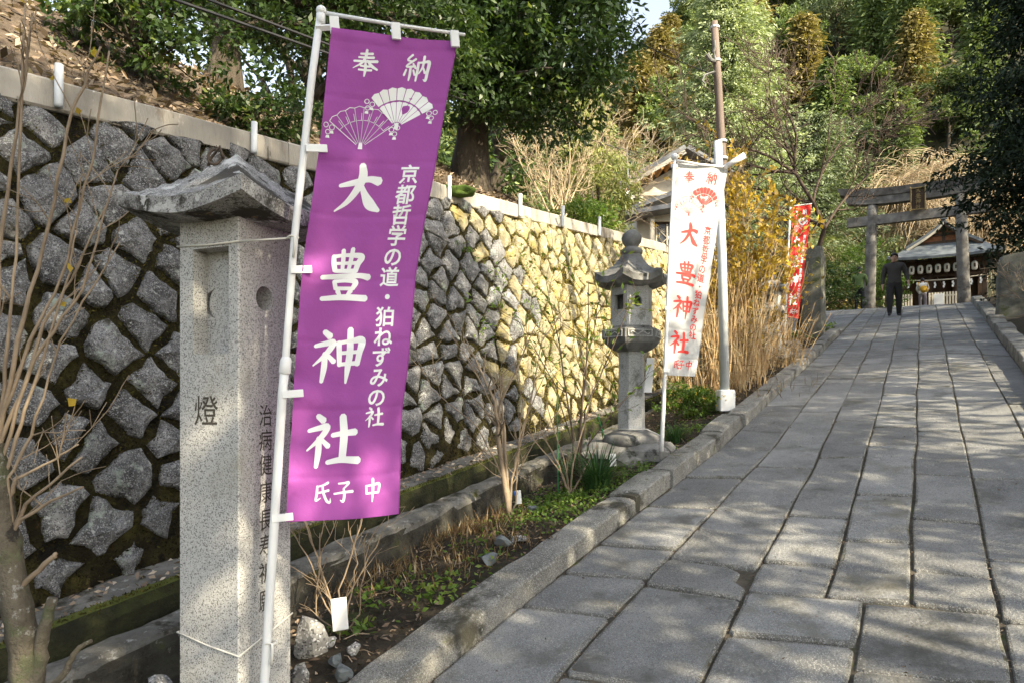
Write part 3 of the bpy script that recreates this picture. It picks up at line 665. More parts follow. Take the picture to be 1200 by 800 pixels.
def cloth_mat(name, c, tr=.35, weave=900):
    m = pmat(name, [(.35, tuple(x*.94 for x in c)), (.65, c)], scale=3, rough=.7, spec=.3, bump=.35, bscale=7, bdist=.02, layers=[(tuple(min(1, x*1.15+.01) for x in c),2.2,.5,.75)])
    nt = m.node_tree; b = nt.nodes['Principled BSDF']; t = nd(nt, 'ShaderNodeBsdfTranslucent'); t.inputs[0].default_value = (*c, 1)
    ms = nd(nt, 'ShaderNodeMixShader'); ms.inputs[0].default_value = tr
    nt.links.new(b.outputs[0], ms.inputs[1]); nt.links.new(t.outputs[0], ms.inputs[2]); nt.links.new(ms.outputs[0], nt.nodes['Material Output'].inputs[0]); return m
M['purple'] = cloth_mat('purple_cloth', (.43,.10,.43)); M['bwhite'] = cloth_mat('white_banner_cloth', (.64,.65,.645)); M['bred'] = cloth_mat('red_banner_cloth', (.70,.03,.025))
M['inkwhite'] = flat('white_print', (.80,.81,.80), .7, .2, var=.02); M['inkred'] = flat('red_print', (.66,.05,.045), .7, .2, var=.03)
GB = 'shrine banners on poles along the path'
broot, SP = banner('shrine_banner', 'purple cloth banner with white brush characters and two fans, on the nearest white pole',
    [(0,388,36),(.226,375,167),(.483,354,315),(.735,344,460),(1,335.5,612)], [(0,536,48),(.226,513,172),(.37,498,252),(.49,487,321),(.783,471,481),(1,467,601)], None,
    (2.46,2.50), (2.60,2.66), M['purple'], M['inkwhite'], 1.8, .024, 1.3, GB)
pr = empty('banner_pole', at(309, 806, 2.5), 'white plastic pole leaning before the granite pillar, carrying the purple banner', 'pole', 'banner poles')
PP = [(306,870,2.505),(310,800,2.50),(316,700,2.495),(322,604,2.49),(331,460,2.48),(334,430,2.478),(345,279,2.47),(356,180,2.465),(365,95,2.462),(376,14,2.46)]
mb = MB(); mb.smooth = True; mb.tube([at(*p) for p in PP[:6]], .0165, 12); mb.tube([at(*p) for p in PP[4:]], .0135, 12); mb.build('pole_tube', M['white'], pr)
mb = MB(); mb.smooth = True; p = at(333.5,438,2.4785); q = at(335.5,418,2.477); mb.tube([p, p.lerp(q,.1), p.lerp(q,.8), q], [.0175,.0215,.0205,.015], 12); mb.build('collar', M['white'], pr)
mb = MB(); mb.smooth = True; mb.blob(at(376.5,13,2.46), .019, 1, .02, 2); mb.lathe(at(376,22,2.46), [(.0135,-.02),(.0165,-.015),(.0165,.015),(.011,.02)], 12); mb.build('finial', M['white'], pr)
mb = MB(); mb.smooth = True; mb.tube([at(377,15,2.46), at(460,29,2.53), at(545,41,2.605)], [.0075,.007,.006], 8); mb.build('cross_bar', M['white'], pr)
for (x0, y0, x1, y1, d) in ((370,33,398,30,2.455),):
    mb = MB(); a_, b_ = at(370,33,2.452), at(398,32,2.468); mb.tube([a_, b_], .012, 4); mb.build('bracket', M['white'], pr)
tf = (at(536,48,2.60)-at(388,36,2.46)).normalized()
def plate(mb, c, w, h, th=.004, tw=tf):
    n = tw.cross(Vector((0,0,1))).normalized(); z = n.cross(tw); Mx = Matrix((tw, n, z)).transposed(); mb.box(c, (w, th, h), Mx, bev=.0015)
for u, x, y in ((.04,392,30),(.5,464,37),(.97,533,46)):
    mb = MB(); d = 2.46+.14*u; plate(mb, at(x, y, d-.008), .033, .062, .012); mb.build('tab', M['white'], broot)
for x, y, d in ((369,174,2.455),(351,316,2.465),(341,461,2.475),(329,606,2.485)):
    mb = MB(); plate(mb, at(x+2, y, d), .075, .028, .006); mb.build('tab', M['white'], broot)
# white banner by the stone lantern
wroot, SW = banner('shrine_banner', 'white cloth banner with red brush characters beside the big stone lantern',
    [(0,791,190),(.5,785,318),(1,779.5,439)], [(0,853,196),(.1,848,222),(.5,832,330),(1,815.5,440.5)], None, (5.62,5.62), (5.75,5.72), M['bwhite'], M['inkred'], 1.78, .02, 4.1, GB)
wp = empty('banner_pole', at(776,516,5.62), 'white pole planted beside the lantern base, carrying the white banner', 'pole', 'banner poles')
mb = MB(); mb.smooth = True; mb.tube([at(775,528,5.62), at(776,512,5.62), at(783,340,5.61), at(790.5,186,5.6)], [.017,.017,.014,.012], 10); mb.build('pole_tube', M['white'], wp)
mb = MB(); mb.smooth = True; mb.blob(at(790.5,184,5.6), .03, 1, .05, 2); mb.build('finial', M['white'], wp)
mb = MB(); mb.smooth = True; mb.tube([at(791,188,5.6), at(820,193,5.66), at(850,196,5.72)], .010, 8); mb.tube([at(848,197,5.72), at(873,182,5.66)], [.020,.026], 10); mb.build('cross_bar', M['white'], wp)
for v in (.02,.35,.68,.98):
    mb = MB(); mb.box(SW(.0, v)+Vector((-.005,-.012,0)), (.05,.02,.03), bev=.003); mb.build('tab', M['white'], wroot)
# red banner farther up
D3 = 11.6
rroot, SR = banner('shrine_banner', 'narrow looking red banner with white characters, farthest up the path',
    [(0,928,243),(.5,926,308),(1,922.5,372)], [(0,950,240),(.5,943,306),(1,936.5,373.5)], None, (D3,D3), (D3+.28,D3+.1), M['bred'], M['inkwhite'], 1.88, .02, 2.2, GB)
rp = empty('banner_pole', at(919,414,D3), 'thin pale pole in the planting bed, carrying the red banner', 'pole', 'banner poles')
mb = MB(); mb.smooth = True; mb.tube([at(919,420,D3), at(922,330,D3), at(926.5,240,D3)], [.02,.017,.014], 8); mb.tube([at(926.5,242,D3), at(951,239,D3+.28)], .009, 6); mb.build('pole_tube', M['white'], rp)
mb = MB(); mb.smooth = True; mb.blob(at(926.5,237,D3), (.045,.045,.035), 2, .1, 2); mb.build('finial', M['white'], rp)

# ================================================================== granite pillar
PC = Vector((-1.0, 2.5, 0)); PAx = Vector((-.934, .358, 0)); PBx = Vector((.358, .934, 0)); PW = .29
def PP3(a, b, z): return PC + PAx*a + PBx*b + Vector((0, 0, z))
PM = Matrix((PAx, PBx, Vector((0,0,1)))).transposed()
def boolean(base, cutters):
    for q in [base]+cutters:
        bm = bmesh.new(); bm.from_mesh(q.data); bmesh.ops.remove_doubles(bm, verts=bm.verts, dist=1e-6); bmesh.ops.recalc_face_normals(bm, faces=bm.faces); bm.to_mesh(q.data); bm.free()
    for c in cutters:
        m = base.modifiers.new('b', 'BOOLEAN'); m.object = c; m.operation = 'DIFFERENCE'; m.solver = 'EXACT'
    bpy.context.view_layer.update(); me = bpy.data.meshes.new_from_object(base.evaluated_get(bpy.context.evaluated_depsgraph_get()))
    base.modifiers.clear(); base.data = me
    for c in cutters: bpy.data.objects.remove(c)
pil = empty('stone_pillar', PP3(PW/2, PW/2, .1), 'tall square pale granite lantern pillar with carved characters and a stone roof', 'stone pillar')
mb = MB(); b = .006
mb.prism([(b,0),(PW-b,0),(PW,b),(PW,PW-b),(PW-b,PW),(b,PW),(0,PW-b),(0,b)], .1, 2.315, PM, PC); shaft = mb.build('shaft', M['granite'], pil)
c1 = MB(); c1.box(PP3(.134, .0075, 2.008), (.172, .135, .396), PM)
c2 = MB(); c2.prism([(math.cos(t*.2618)*.047, math.sin(t*.2618)*.047) for t in range(24)], -.02, .12, Matrix((PBx, Vector((0,0,1)), PAx)).transposed(), PP3(0, .135, 2.027))
cr = [(math.cos(R(90+180*t/12))*.055, math.sin(R(90+180*t/12))*.055) for t in range(13)] + [(math.cos(R(270-180*t/12))*.030, math.sin(R(270-180*t/12))*.054) for t in range(1,12)]
c3 = MB(); c3.prism([(-x, z) for x, z in cr][::-1], -.03, .05, Matrix((PAx, Vector((0,0,1)), PBx)).transposed(), PP3(.183, .10, 2.01))
boolean(shaft, [c1.build('cut', M['granite']), c2.build('cut', M['granite']), c3.build('cut', M['granite'])])
def carve(ch, p, right, size, sx, parent, mat):
    V, F = glyph(ch, .004); n = right.cross(Vector((0,0,1))).normalized(); m = MB()
    if n.dot(Vector((0,0,CAMZ))-p) < 0: n = -n
    m.add([p + right*x*size*sx + Vector((0,0,1))*y*size + n*.0008 for x, y, l in V], F); m.build('carved_character', mat, parent)
carve('燈', PP3(.155, 0, 1.60), -PAx, .12, 1.0, pil, M['carve'])
for ch, py in zip('治病健康長寿祈願', (486,515,544,576,608,638,670,702)):
    t = .140; d = 2.5+.934*t; carve(ch, PP3(0, t, CAMZ+(465-py)/800*d), PBx, .088, .85, pil, M['carve'])
cap = MB(); h = .29; n = 16; cap.smooth = False; vs = []
cc = PP3(PW/2, PW/2, 0)
def roofz(x, y):
    m = max(abs(x), abs(y)); cn = (abs(x)*abs(y))**1.6
    return 2.362 + .245*(1-m)**1.12 + .046*cn + .006*NZ(x*4, y*4, 2)
G = lin(-1, 1, n+1)
for y in G:
    for x in G: 
        jx = 1 + .012*NZ(x*6, y*6, 7); vs.append(cc + PAx*x*h*jx + PBx*y*h*jx + Vector((0,0,roofz(x, y))))
for y in G:
    for x in G:
        m = max(abs(x), abs(y)); jx = 1 + .012*NZ(x*6, y*6, 9) - .012
        vs.append(cc + PAx*x*h*jx + PBx*y*h*jx + Vector((0,0, 2.306 + .052*(abs(x)*abs(y))**1.6 - .002*m)))
k = n+1; fs = [(j*k+i, j*k+i+1, (j+1)*k+i+1, (j+1)*k+i) for j in range(n) for i in range(n)] + [(k*k+(j+1)*k+i, k*k+(j+1)*k+i+1, k*k+j*k+i+1, k*k+j*k+i) for j in range(n) for i in range(n)]
for i in range(n):
    for a_, b_ in (((0,i),(0,i+1)), ((i,n),(i+1,n)), ((n,i+1),(n,i)), ((i+1,0),(i,0))):
        p, q = a_[0]*k+a_[1], b_[0]*k+b_[1]; fs.append((p, k*k+p, k*k+q, q))
cap.add(vs, fs); cap.build('roof', M['roofstone'], pil)
mb = MB(); mb.smooth = True; rc = at(252,184,2.76); mb.tube([rc + Vector((math.cos(t*.3927)*.028, .01*math.sin(t*.4), math.sin(t*.3927)*.034)) for t in range(17)], .0055, 6); mb.tube([at(244,195,2.76), at(247,186,2.755), at(258,172,2.75), at(262,186,2.75)], .006, 6); mb.build('iron_ring', M['iron'], pil)
for lab, z0, z1, z2, zp, pp in (('thin cord tied round the top of the granite pillar below its roof', 2.222, 2.218, 2.218, (343,279,2.475), 2.21), ('thin white cord tied round the foot of the granite pillar', .755, .703, .775, (317,752,2.497), .72)):
    e = .004; mb = MB(); mb.smooth = True
    mb.tube([PP3(PW+e, PW+e, z0), PP3(PW+e, -e, z0), PP3(PW*.5, -e-.001, (z0+z1)/2 - .004), PP3(-e, -e, z1)], .0035, 5)
    mb.tube([PP3(-e, -e, z1), at(*zp)] if zp[1] < 400 else [PP3(-e, -e, z1), PP3(-e-.001, PW*.4, (z1+z2)/2-.006), PP3(-e, PW+e, z2)], .0035, 5)
    q = at(*zp); mb.tube([q + Vector((math.cos(t)*.02, math.sin(t)*.02, .004*math.sin(t*3))) for t in [i*.5 for i in range(14)]], .0035, 5)
    mb.tube([q + Vector((.012,-.017,0)), q + Vector((.014,-.02,-.03)), q + Vector((.01,-.02,-.075))], .005, 5)
    o = mb.build('cord', M['cord'], None, PP3(0,0,z1)); tag(o, lab, 'cord')
# ================================================================== big stone lantern
LC = Vector((1.06, 6.05, 0)); LR = R(8)
lan = empty('stone_lantern', LC + Vector((0,0,1.06)), 'tall weathered six sided stone lantern standing on a rough base behind the kerb', 'stone lantern', 'stone lanterns')
def lz(y): return CAMZ + (465-y)/800*6.0
def hexl(mb, prof, n=6): mb.lathe(LC, prof, n, LR)
mb = MB(); mb.box(LC + Vector((-.03,.0,1.155)), (.80,.52,.20), Matrix.Rotation(R(-24),3,'Z'), bev=.06); mb.blob(LC+Vector((-.05,0,1.13)), (.43,.33,.13), 3, .25, 3, flat=.1); mb.build('base_slab', M['darkstone'], lan)
mb = MB(); mb.smooth = True; mb.lathe(LC, [(.245,1.22),(.26,1.27),(.24,1.315),(.17,1.345),(.12,1.36)], 20); mb.build('lotus_base', M['darkstone'], lan)
mb = MB(); hexl(mb, [(.128,1.34),(.122,1.40),(.116,2.02),(.126,2.06)]); mb.build('post', M['lampstone'], lan)
mb = MB(); hexl(mb, [(.13,2.045),(.19,2.07),(.245,2.12),(.265,2.155),(.27,2.16),(.27,2.235),(.262,2.243),(.205,2.246),(.20,2.27)])
mb.build('platform', M['darkstone'], lan)
for i in range(6):
    a = LR + R(30+60*i); nrm = Vector((math.cos(a), math.sin(a), 0)); t = Vector((-nrm.y, nrm.x, 0)); ap = .27*math.cos(R(30)); mb = MB(); Mx = Matrix((t, nrm, Vector((0,0,1)))).transposed()
    for dz in (-.026,.026): mb.box(LC + nrm*(ap+.003) + Vector((0,0,2.198+dz)), (.215,.012,.008), Mx)
    for dx in (-.104,.104): mb.box(LC + nrm*(ap+.0025) + t*dx + Vector((0,0,2.198)), (.008,.011,.044), Mx)
    mb.tube([LC + nrm*(ap+.004) + t*x + Vector((0,0,2.198+.012*math.sin(x*70))) for x in lin(-.085,.085,14)], .006, 5); mb.build('carved_panel', M['lampstone'], lan)
mb = MB(); hexl(mb, [(.192,2.262),(.188,2.62)]); box = mb.build('fire_box', M['lampstone'], lan)
c1 = MB(); c1.lathe(LC, [(.145,2.33),(.145,2.56)], 6, LR); cs = [c1.build('cut', M['lampstone'])]
def face(i): a = LR + R(30+60*i); return Vector((math.cos(a), math.sin(a), 0))
fr = sorted(range(6), key=lambda i: face(i).dot(Vector((.17,.98,0))))
f0, f1 = sorted(fr[:2], key=lambda i: face(i).x)
for i, sq in ((f0, True), (f1, False)):
    nr = face(i); t = Vector((-nr.y, nr.x, 0)); c = MB()
    if sq: c.box(LC + nr*.16 + Vector((0,0,2.475)), (.105,.14,.13), Matrix((t, nr, Vector((0,0,1)))).transposed())
    else: c.prism([(math.cos(k*.3927)*.04, math.sin(k*.3927)*.05) for k in range(16)], .1, .24, Matrix((t, Vector((0,0,1)), nr)).transposed(), LC + Vector((0,0,2.475)))
    cs.append(c.build('cut', M['lampstone']))
boolean(box, cs)
rf = MB(); n = 12
Lp = []
for k, (r, z, up) in enumerate([(.10,2.60,0),(.26,2.61,.02),(.335,2.635,.05),(.34,2.69,.055),(.25,2.735,.018),(.17,2.80,.004),(.11,2.875,0),(.085,2.92,0)]):
    for i in range(24):
        a = LR + 2*math.pi*i/24; ph = (2*math.pi*i/24) % (math.pi/3); c = math.cos(math.pi/6)/math.cos(ph-math.pi/6); kk = 1 if i % 4 == 0 else .0
        w = abs(ph-math.pi/6)/(math.pi/6); Lp.append(LC + Vector((r*c*math.cos(a), r*c*math.sin(a), z + up*w**3)))
rf.add(Lp, [(k*24+i, k*24+(i+1)%24, (k+1)*24+(i+1)%24, (k+1)*24+i) for k in range(7) for i in range(24)] + [tuple(range(23,-1,-1)), tuple(range(168,192))]); rf.build('roof', M['darkstone'], lan)
mb = MB(); mb.smooth = True; mb.lathe(LC, [(.075,2.90),(.095,2.915),(.10,2.94),(.075,2.965),(.05,2.975),(.06,2.985),(.083,3.015),(.09,3.05),(.08,3.085),(.05,3.11),(.012,3.13)], 18); mb.build('jewel_finial', M['darkstone'], lan)
mb = MB(); p = LC + Vector((.13,-.13,1.84)); mb.box(p, (.008,.085,.30), Matrix.Rotation(R(-60),3,'Z') @ Matrix.Rotation(R(7),3,'Y'), bev=.002); o = mb.build('paper_notice', M['whitecloth'], None, p); tag(o, 'narrow white paper notice hanging on the right side of the lantern post', 'notice')
mb = MB(); mb.smooth = True; mb.tube([LC+Vector((-.125,-.06,1.37)), LC+Vector((0,-.14,1.372)), LC+Vector((.12,-.08,1.37)), at(776,511,5.6)], .006, 5); tag(mb.build('cord', M['cord'], None, LC+Vector((0,0,1.37))), 'white cord tying the white banner pole to the lantern foot', 'cord')
# ================================================================== small lantern, stone posts
def PUf(u, v, dz=0): p = PU(u, v); return Vector((p.x, p.y, p.z + dz))
SL0 = PUf(-2.22, 12.2, .05); sl = empty('stone_lantern', SL0, 'small pale stone lantern half hidden behind the dry reeds, left of the red banner', 'stone lantern', 'stone lanterns')
yr = R(-31)
mb = MB(); mb.box(SL0+Vector((0,0,.06)), (.55,.5,.2), Matrix.Rotation(yr,3,'Z'), bev=.03); mb.build('base', M['lampstone'], sl)
mb = MB(); mb.box(SL0+Vector((0,0,.46)), (.32,.30,.62), Matrix.Rotation(yr,3,'Z'), taper=.62, bev=.015); mb.build('post', M['lampstone'], sl)
mb = MB(); mb.box(SL0+Vector((0,0,.815)), (.44,.44,.09), Matrix.Rotation(yr,3,'Z'), bev=.015); mb.build('platform', M['lampstone'], sl)
mb = MB(); mb.box(SL0+Vector((0,0,.995)), (.28,.28,.27), Matrix.Rotation(yr,3,'Z'), bev=.01); bx = mb.build('fire_box', M['lampstone'], sl)
c = MB(); Mr = Matrix.Rotation(yr,3,'Z'); c.box(SL0+Mr@Vector((0,-.12,.995)), (.11,.2,.13), Mr); boolean(bx, [c.build('cut', M['lampstone'])])
mb = MB(); mb.box(SL0+Vector((0,0,1.165)), (.54,.54,.07), Mr, bev=.02); mb.box(SL0+Vector((0,0,1.265)), (.5,.5,.13), Mr, taper=.3, bev=.01); mb.blob(SL0+Vector((0,0,1.37)), (.075,.075,.09), 4, .1, 2); mb.build('roof', M['darkstone'], sl)
def slabstone(name, label, p, w, t, h, yaw, mat, seed, cat='stone pillar', group='standing stone posts'):
    mb = MB(); Mz = Matrix.Rotation(yaw, 3, 'Z'); N = 9; vs = []
    prof = []
    for k in range(N+1):
        z = -.15 + (h+.15)*k/N; tw = 1 - .08*k/N - (.16 if k == N else 0)
        for i in range(12):
            a = 2*math.pi*i/12; sgn = lambda q: math.copysign(abs(q)**.35, q)
            x, y = sgn(math.cos(a))*w/2*tw, sgn(math.sin(a))*t/2*tw
            q = .03*NZ(x*5+seed, y*5, z*3); vs.append(p + Mz @ Vector((x+q, y+q*.7, z + (.05*NZ(x*6, y*6, seed) + .10*x if k == N else 0))))
    mb.add(vs, [(k*12+i, k*12+(i+1)%12, k*12+12+(i+1)%12, k*12+12+i) for k in range(N) for i in range(12)] + [tuple(range(11,-1,-1)), tuple(range(N*12, N*12+12))])
    return tag(mb.build(name, mat, None, p), label, cat, group)
M['oldpost'] = pmat('mossy_post_stone', [(.3,(.07,.072,.06)),(.55,(.14,.14,.12)),(.75,(.22,.215,.19))], scale=6, rough=.95, bump=.8, bscale=35, layers=[((.07,.08,.03),3,.54,.68)])
slabstone('stone_post', 'rough upright stone post at the upper end of the left kerb, by the red banner', PUf(-1.98,15.4,-.05), .46, .36, 1.95, R(-31), M['oldpost'], 3.3)
slabstone('stone_post', 'broad upright stone marker in the shade beyond the right kerb', PUf(1.52,17.0,-.02), .55, .3, 1.38, R(-31), M['oldpost'], 8.1)
slabstone('stone_post', 'low squared stone block at the foot of the red banner pole', PUf(-2.0,12.6,0), .42, .35, .28, R(-31), M['rock'], 5.7, 'stone block')
# ================================================================== lamp pole
UP = at(850,477,7.5); up = empty('utility_pole', UP, 'slender steel pole with brown upper mast and a small white concrete foot', 'utility pole')
mb = MB(); mb.box(at(850,469,7.5), (.17,.17,.24), bev=.012); mb.build('concrete_foot', M['whitecloth'], up)
mb = MB(); mb.smooth = True; mb.tube([at(849.5,462,7.5), at(846,300,7.5), at(841,166,7.5)], [.052,.049,.046], 14); mb.build('steel_tube', M['steel'], up)
mb = MB(); mb.smooth = True; mb.tube([at(848.5,215,7.58), at(846,180,7.575), at(841.5,100,7.56), at(837,26,7.55)], [.046,.046,.043,.038], 14); mb.build('brown_mast', M['rustpole'], up)
for px, py in ((837.5,33),(839.5,72),(846,166),(847,186)):
    mb = MB(); c = at(px, py, 7.56); mb.lathe(c, [(.050,-.014),(.055,-.010),(.055,.010),(.050,.014)], 12); mb.build('clamp_band', M['steel'], up)
mb = MB(); mb.tube([at(837,48,7.51), at(838,56,7.5), at(836,62,7.5), at(838.5,72,7.51)], .014, 6); mb.tube([at(838,72,7.5), at(833,71,7.48), at(828,64,7.46)], [.02,.022,.03], 8); mb.tube([at(838,84,7.5), at(826,88,7.46), at(823,95,7.45), at(826,98,7.44)], .01, 5); mb.build('insulator_bracket', M['darkstone'], up)
for lab, a_, b_, sag in (('black overhead cable nearer the bank, running to the house', (190,-5,4.2), (758,181,23.2), .10), ('second overhead cable above the purple banner, running to the house', (228,-6,4.6), (762,186,23.2), .06)):
    A, B = at(*a_), at(*b_); mb = MB(); mb.tube([A.lerp(B, t) - Vector((0,0,sag*4*t*(1-t))) for t in lin(-.06,1,26)], .011, 5); tag(mb.build('overhead_cable', M['black'], None, A), lab, 'cable')
mb = MB(); A, B = at(668,-6,11), at(837,88,7.5); mb.tube([A.lerp(B,t) - Vector((0,0,.12*4*t*(1-t))) for t in lin(0,1,16)], .006, 4); tag(mb.build('overhead_cable', M['black'], None, A), 'thin cable dropping to the bracket of the slender steel pole', 'cable')
# ================================================================== pipes on the coping
for i, (px, hgt, lab) in enumerate(((68,.21,'short white pipe post on the wall coping, left of the stone pillar roof'), (297,.20,'short white pipe post on the coping just left of the purple banner'), (526,.22,'short grey pipe post on the coping right beside the purple banner'), (609,.25,'pale pipe post on the sunlit stretch of the coping'), (659,.26,'pale pipe post where the coping turns grey'), (702,.26,'pale pipe post on the coping left of the lantern top'))):
    s = s_at(px, .70); p = WP(s, .695, WH-.0); mb = MB(); mb.smooth = True
    mb.tube([p, p+Vector((0,0,.02)), p+Vector((.003,0,hgt+.015))], .021 if i < 3 else .024, 12); mb.build; o = mb.build('pipe_post', M['steel'], None, p); tag(o, lab, 'post', 'pipe posts along the wall coping')
# ================================================================== torii, shrine hall, house
M['torii'] = pmat('weathered_torii_stone', [(.3,(.085,.08,.072)),(.55,(.17,.163,.15)),(.75,(.27,.26,.24))], scale=3, rough=.9, bump=.5, bscale=30, layers=[((.06,.055,.05),2.2,.55,.68)])
M['toriibeam'] = pmat('stained_beam_stone', [(.3,(.05,.046,.042)),(.55,(.11,.105,.098)),(.75,(.25,.245,.23))], scale=2.2, rough=.9, bump=.5, bscale=30, layers=[((.03,.028,.025),1.6,.52,.66)])
M['copper'] = pmat('grey_blue_roof', [(.3,(.09,.105,.12)),(.7,(.15,.17,.185))], scale=3, rough=.65, bump=.3, bscale=12)
M['wood'] = pmat('dark_timber', [(.3,(.035,.022,.015)),(.7,(.085,.055,.036))], scale=6, rough=.8, bump=.4, stretch=(1,1,.2))
M['redwood'] = pmat('warm_gable_timber', [(.3,(.16,.06,.025)),(.7,(.27,.115,.05))], scale=6, rough=.75, bump=.4)
M['gold'] = flat('gold_paint', (.24,.17,.06), .5, .5)
M['picket'] = flat('pale_picket_wood', (.55,.50,.40), .8)
M['paper'] = flat('lantern_paper', (.62,.61,.55), .7, var=.06)
M['plaster'] = pmat('cream_plaster', [(.3,(.48,.45,.37)),(.7,(.60,.57,.48))], scale=2, rough=.9, bump=.2, bscale=30, layers=[((.30,.28,.23),3,.6,.75)])
M['rafter'] = flat('orange_rafter_wood', (.50,.26,.08), .7)
M['tile'] = pmat('grey_roof_tile', [(.3,(.12,.125,.13)),(.7,(.21,.215,.22))], scale=4, rough=.7, bump=.4)
M['glass'] = flat('dark_window_glass', (.05,.055,.06), .12, .6)
UX, VX, ZX = Vector((.856,-.517,0)), Vector((.517,.856,0)), Vector((0,0,1)); PMX = Matrix((UX, VX, ZX)).transposed()
def F(u, v, z): return Vector((.856*u+.517*v, -.517*u+.856*v, z))
TV = 31.6; TZ = pzv(TV); uL, uR = -1.89, 1.27; uc = (uL+uR)/2
tor = empty('torii_gate', F(uc, TV, TZ), 'tall grey stone torii gate with upturned beam ends spanning the top of the path', 'torii gate')
TOP = TZ + 4.97
for s, u in ((1,uL), (-1,uR)):
    mb = MB(); mb.smooth = True; b0, b1 = F(u-.06*s, TV, TZ-.2), F(u+.07*s, TV, TOP-.58); mb.tube([b0.lerp(b1, t) for t in lin(0,1,8)], [.235,.225,.215,.21,.205,.20,.195,.19], 20); c = mb.build('column', M['torii'], tor)
    mb = MB(); mb.smooth = True; mb.lathe(F(u-.06*s, TV, TZ), [(.36,-.3),(.36,.02),(.33,.10),(.25,.16)], 18); mb.build('column_base', M['torii'], tor)
def beam(name, u0, u1, z0, z1, th, lift, mat, slant=.0, n=24):
    mb = MB(); vs = []
    for i in range(n+1):
        t = i/n; u = u0+(u1-u0)*t; e = abs(2*t-1)**3*lift; dz = slant*(2*t-1)
        for (a, z, k) in ((-th, z0, 0), (th, z0, 0), (th*1.12, z1, 1), (-th*1.12, z1, 1)):
            uu = u + (math.copysign(.10, 2*t-1) if k and i in (0, n) else 0); vs.append(F(uu, TV+a, z+e+dz))
    mb.add(vs, [(i*4+j, i*4+(j+1)%4, (i+1)*4+(j+1)%4, (i+1)*4+j) for i in range(n) for j in range(4)] + [(3,2,1,0), (n*4, n*4+1, n*4+2, n*4+3)])
    return mb.build(name, mat, tor)
beam('second_lintel', uL-.86, uR+.86, TOP-.60, TOP-.29, .20, .17, M['torii'])
beam('top_lintel', uL-1.12, uR+1.12, TOP-.285, TOP, .27, .24, M['toriibeam'])
mb = MB(); mb.box(F(uc, TV, TOP-1.20), (uR-uL+1.75, .24, .38), PMX, bev=.01); mb.build('tie_beam', M['torii'], tor)
mb = MB(); mb.box(F(uc+.10, TV, TOP-.80), (.3,.22,.42), PMX); mb.build('strut', M['torii'], tor)
pq = MB(); pc = F(uc+.10, TV-.36, TOP-.62); RX = PMX @ Matrix.Rotation(R(10),3,'X')
pq.box(pc, (.46,.07,.80), RX, bev=.01); plq = pq.build('plaque', M['wood'], tor)
fr_ = MB()
for dx, w, dz, h in ((-.24,.04,0,.86), (.24,.04,0,.86), (0,.44,.41,.04), (0,.44,-.41,.04)): fr_.box(pc + RX@Vector((dx,-.03,dz)), (w,.10,h), RX, bev=.01)
for sx in (-1,1):
    for sz in (-1,1): fr_.blob(pc+RX@Vector((sx*.26,-.05,sz*.43)), (.05,.04,.06), 2, .2, 1)
fr_.build('plaque_frame', M['gold'], plq)
for i, ch in enumerate('大豊神社'):
    V, Fc = glyph(ch); m = MB(); m.add([pc + RX@Vector((x*.19, -.037-.0006*l, .32-.215*i + y*.19)) for x, y, l in V], Fc); m.build('gilded_character', M['gold'], plq)
# ---- shrine hall
HU, HV = .92, 45.0; HZ = pzv(44.5)
hall = empty('shrine_hall', F(HU, HV+2, HZ), 'small open timber shrine hall with grey blue roof, red brown gable and hanging lanterns', 'shrine hall')
def hb(name, u, v, z, su, sv, sz, mat, bev=0): mb = MB(); mb.box(F(HU+u, HV+v, HZ+z), (su, sv, sz), PMX, bev=bev); return mb.build(name, mat, hall)
hb('floor_platform', 0, 2.2, -.05, 4.4, 4.4, .9, M['wood']); hb('back_wall', 0, 4.2, 1.8, 4.1, .15, 2.8, M['wood'])
for u in (-1.9,-.65,.65,1.9):
    for v in (.2,4.0): hb('post', u, v, 1.6, .2, .2, 3.2, M['wood'])
hb('eave_beam', 0, .2, 2.93, 4.3, .22, .3, M['wood']); hb('eave_beam', 0, .2, 2.2, 4.1, .12, .14, M['wood'])
def skirt(z0, z1, hu0, hu1, v0, v1, vi0, vi1, th, mat, name, par):
    mb = MB(); vs = []; N = 10
    def ringp(hu, va, vb, z, lift):
        out = []
        for (a, b) in (((-hu,va),(hu,va)), ((hu,va),(hu,vb)), ((hu,vb),(-hu,vb)), ((-hu,vb),(-hu,va))):
            for i in range(N):
                t = i/N; e = abs(2*t-1)**4*lift; out.append(F(HU+a[0]+(b[0]-a[0])*t, HV+a[1]+(b[1]-a[1])*t, HZ+z+e))
        return out
    rs_ = [ringp(hu0-.02, v0+.02, v1-.02, z0-th, .16), ringp(hu0, v0, v1, z0, .16), ringp(hu0*.6+hu1*.4, v0*.6+vi0*.4, v1*.6+vi1*.4, z0+(z1-z0)*.30, .05), ringp(hu1, vi0, vi1, z1, 0), ringp(hu1, vi0, vi1, z1-.1, 0)]
    m = 4*N
    mb.add([p for r in rs_ for p in r], [(k*m+i, k*m+(i+1)%m, (k+1)*m+(i+1)%m, (k+1)*m+i) for k in range(4) for i in range(m)] + [(4*m+i, 4*m+(i+1)%m, (i+1)%m, i) for i in range(m)])
    return mb.build(name, mat, par)
lowroof = skirt(3.12, 3.95, 2.75, 1.65, -1.15, 5.4, -.1, 4.6, .14, M['copper'], 'lower_roof', hall)
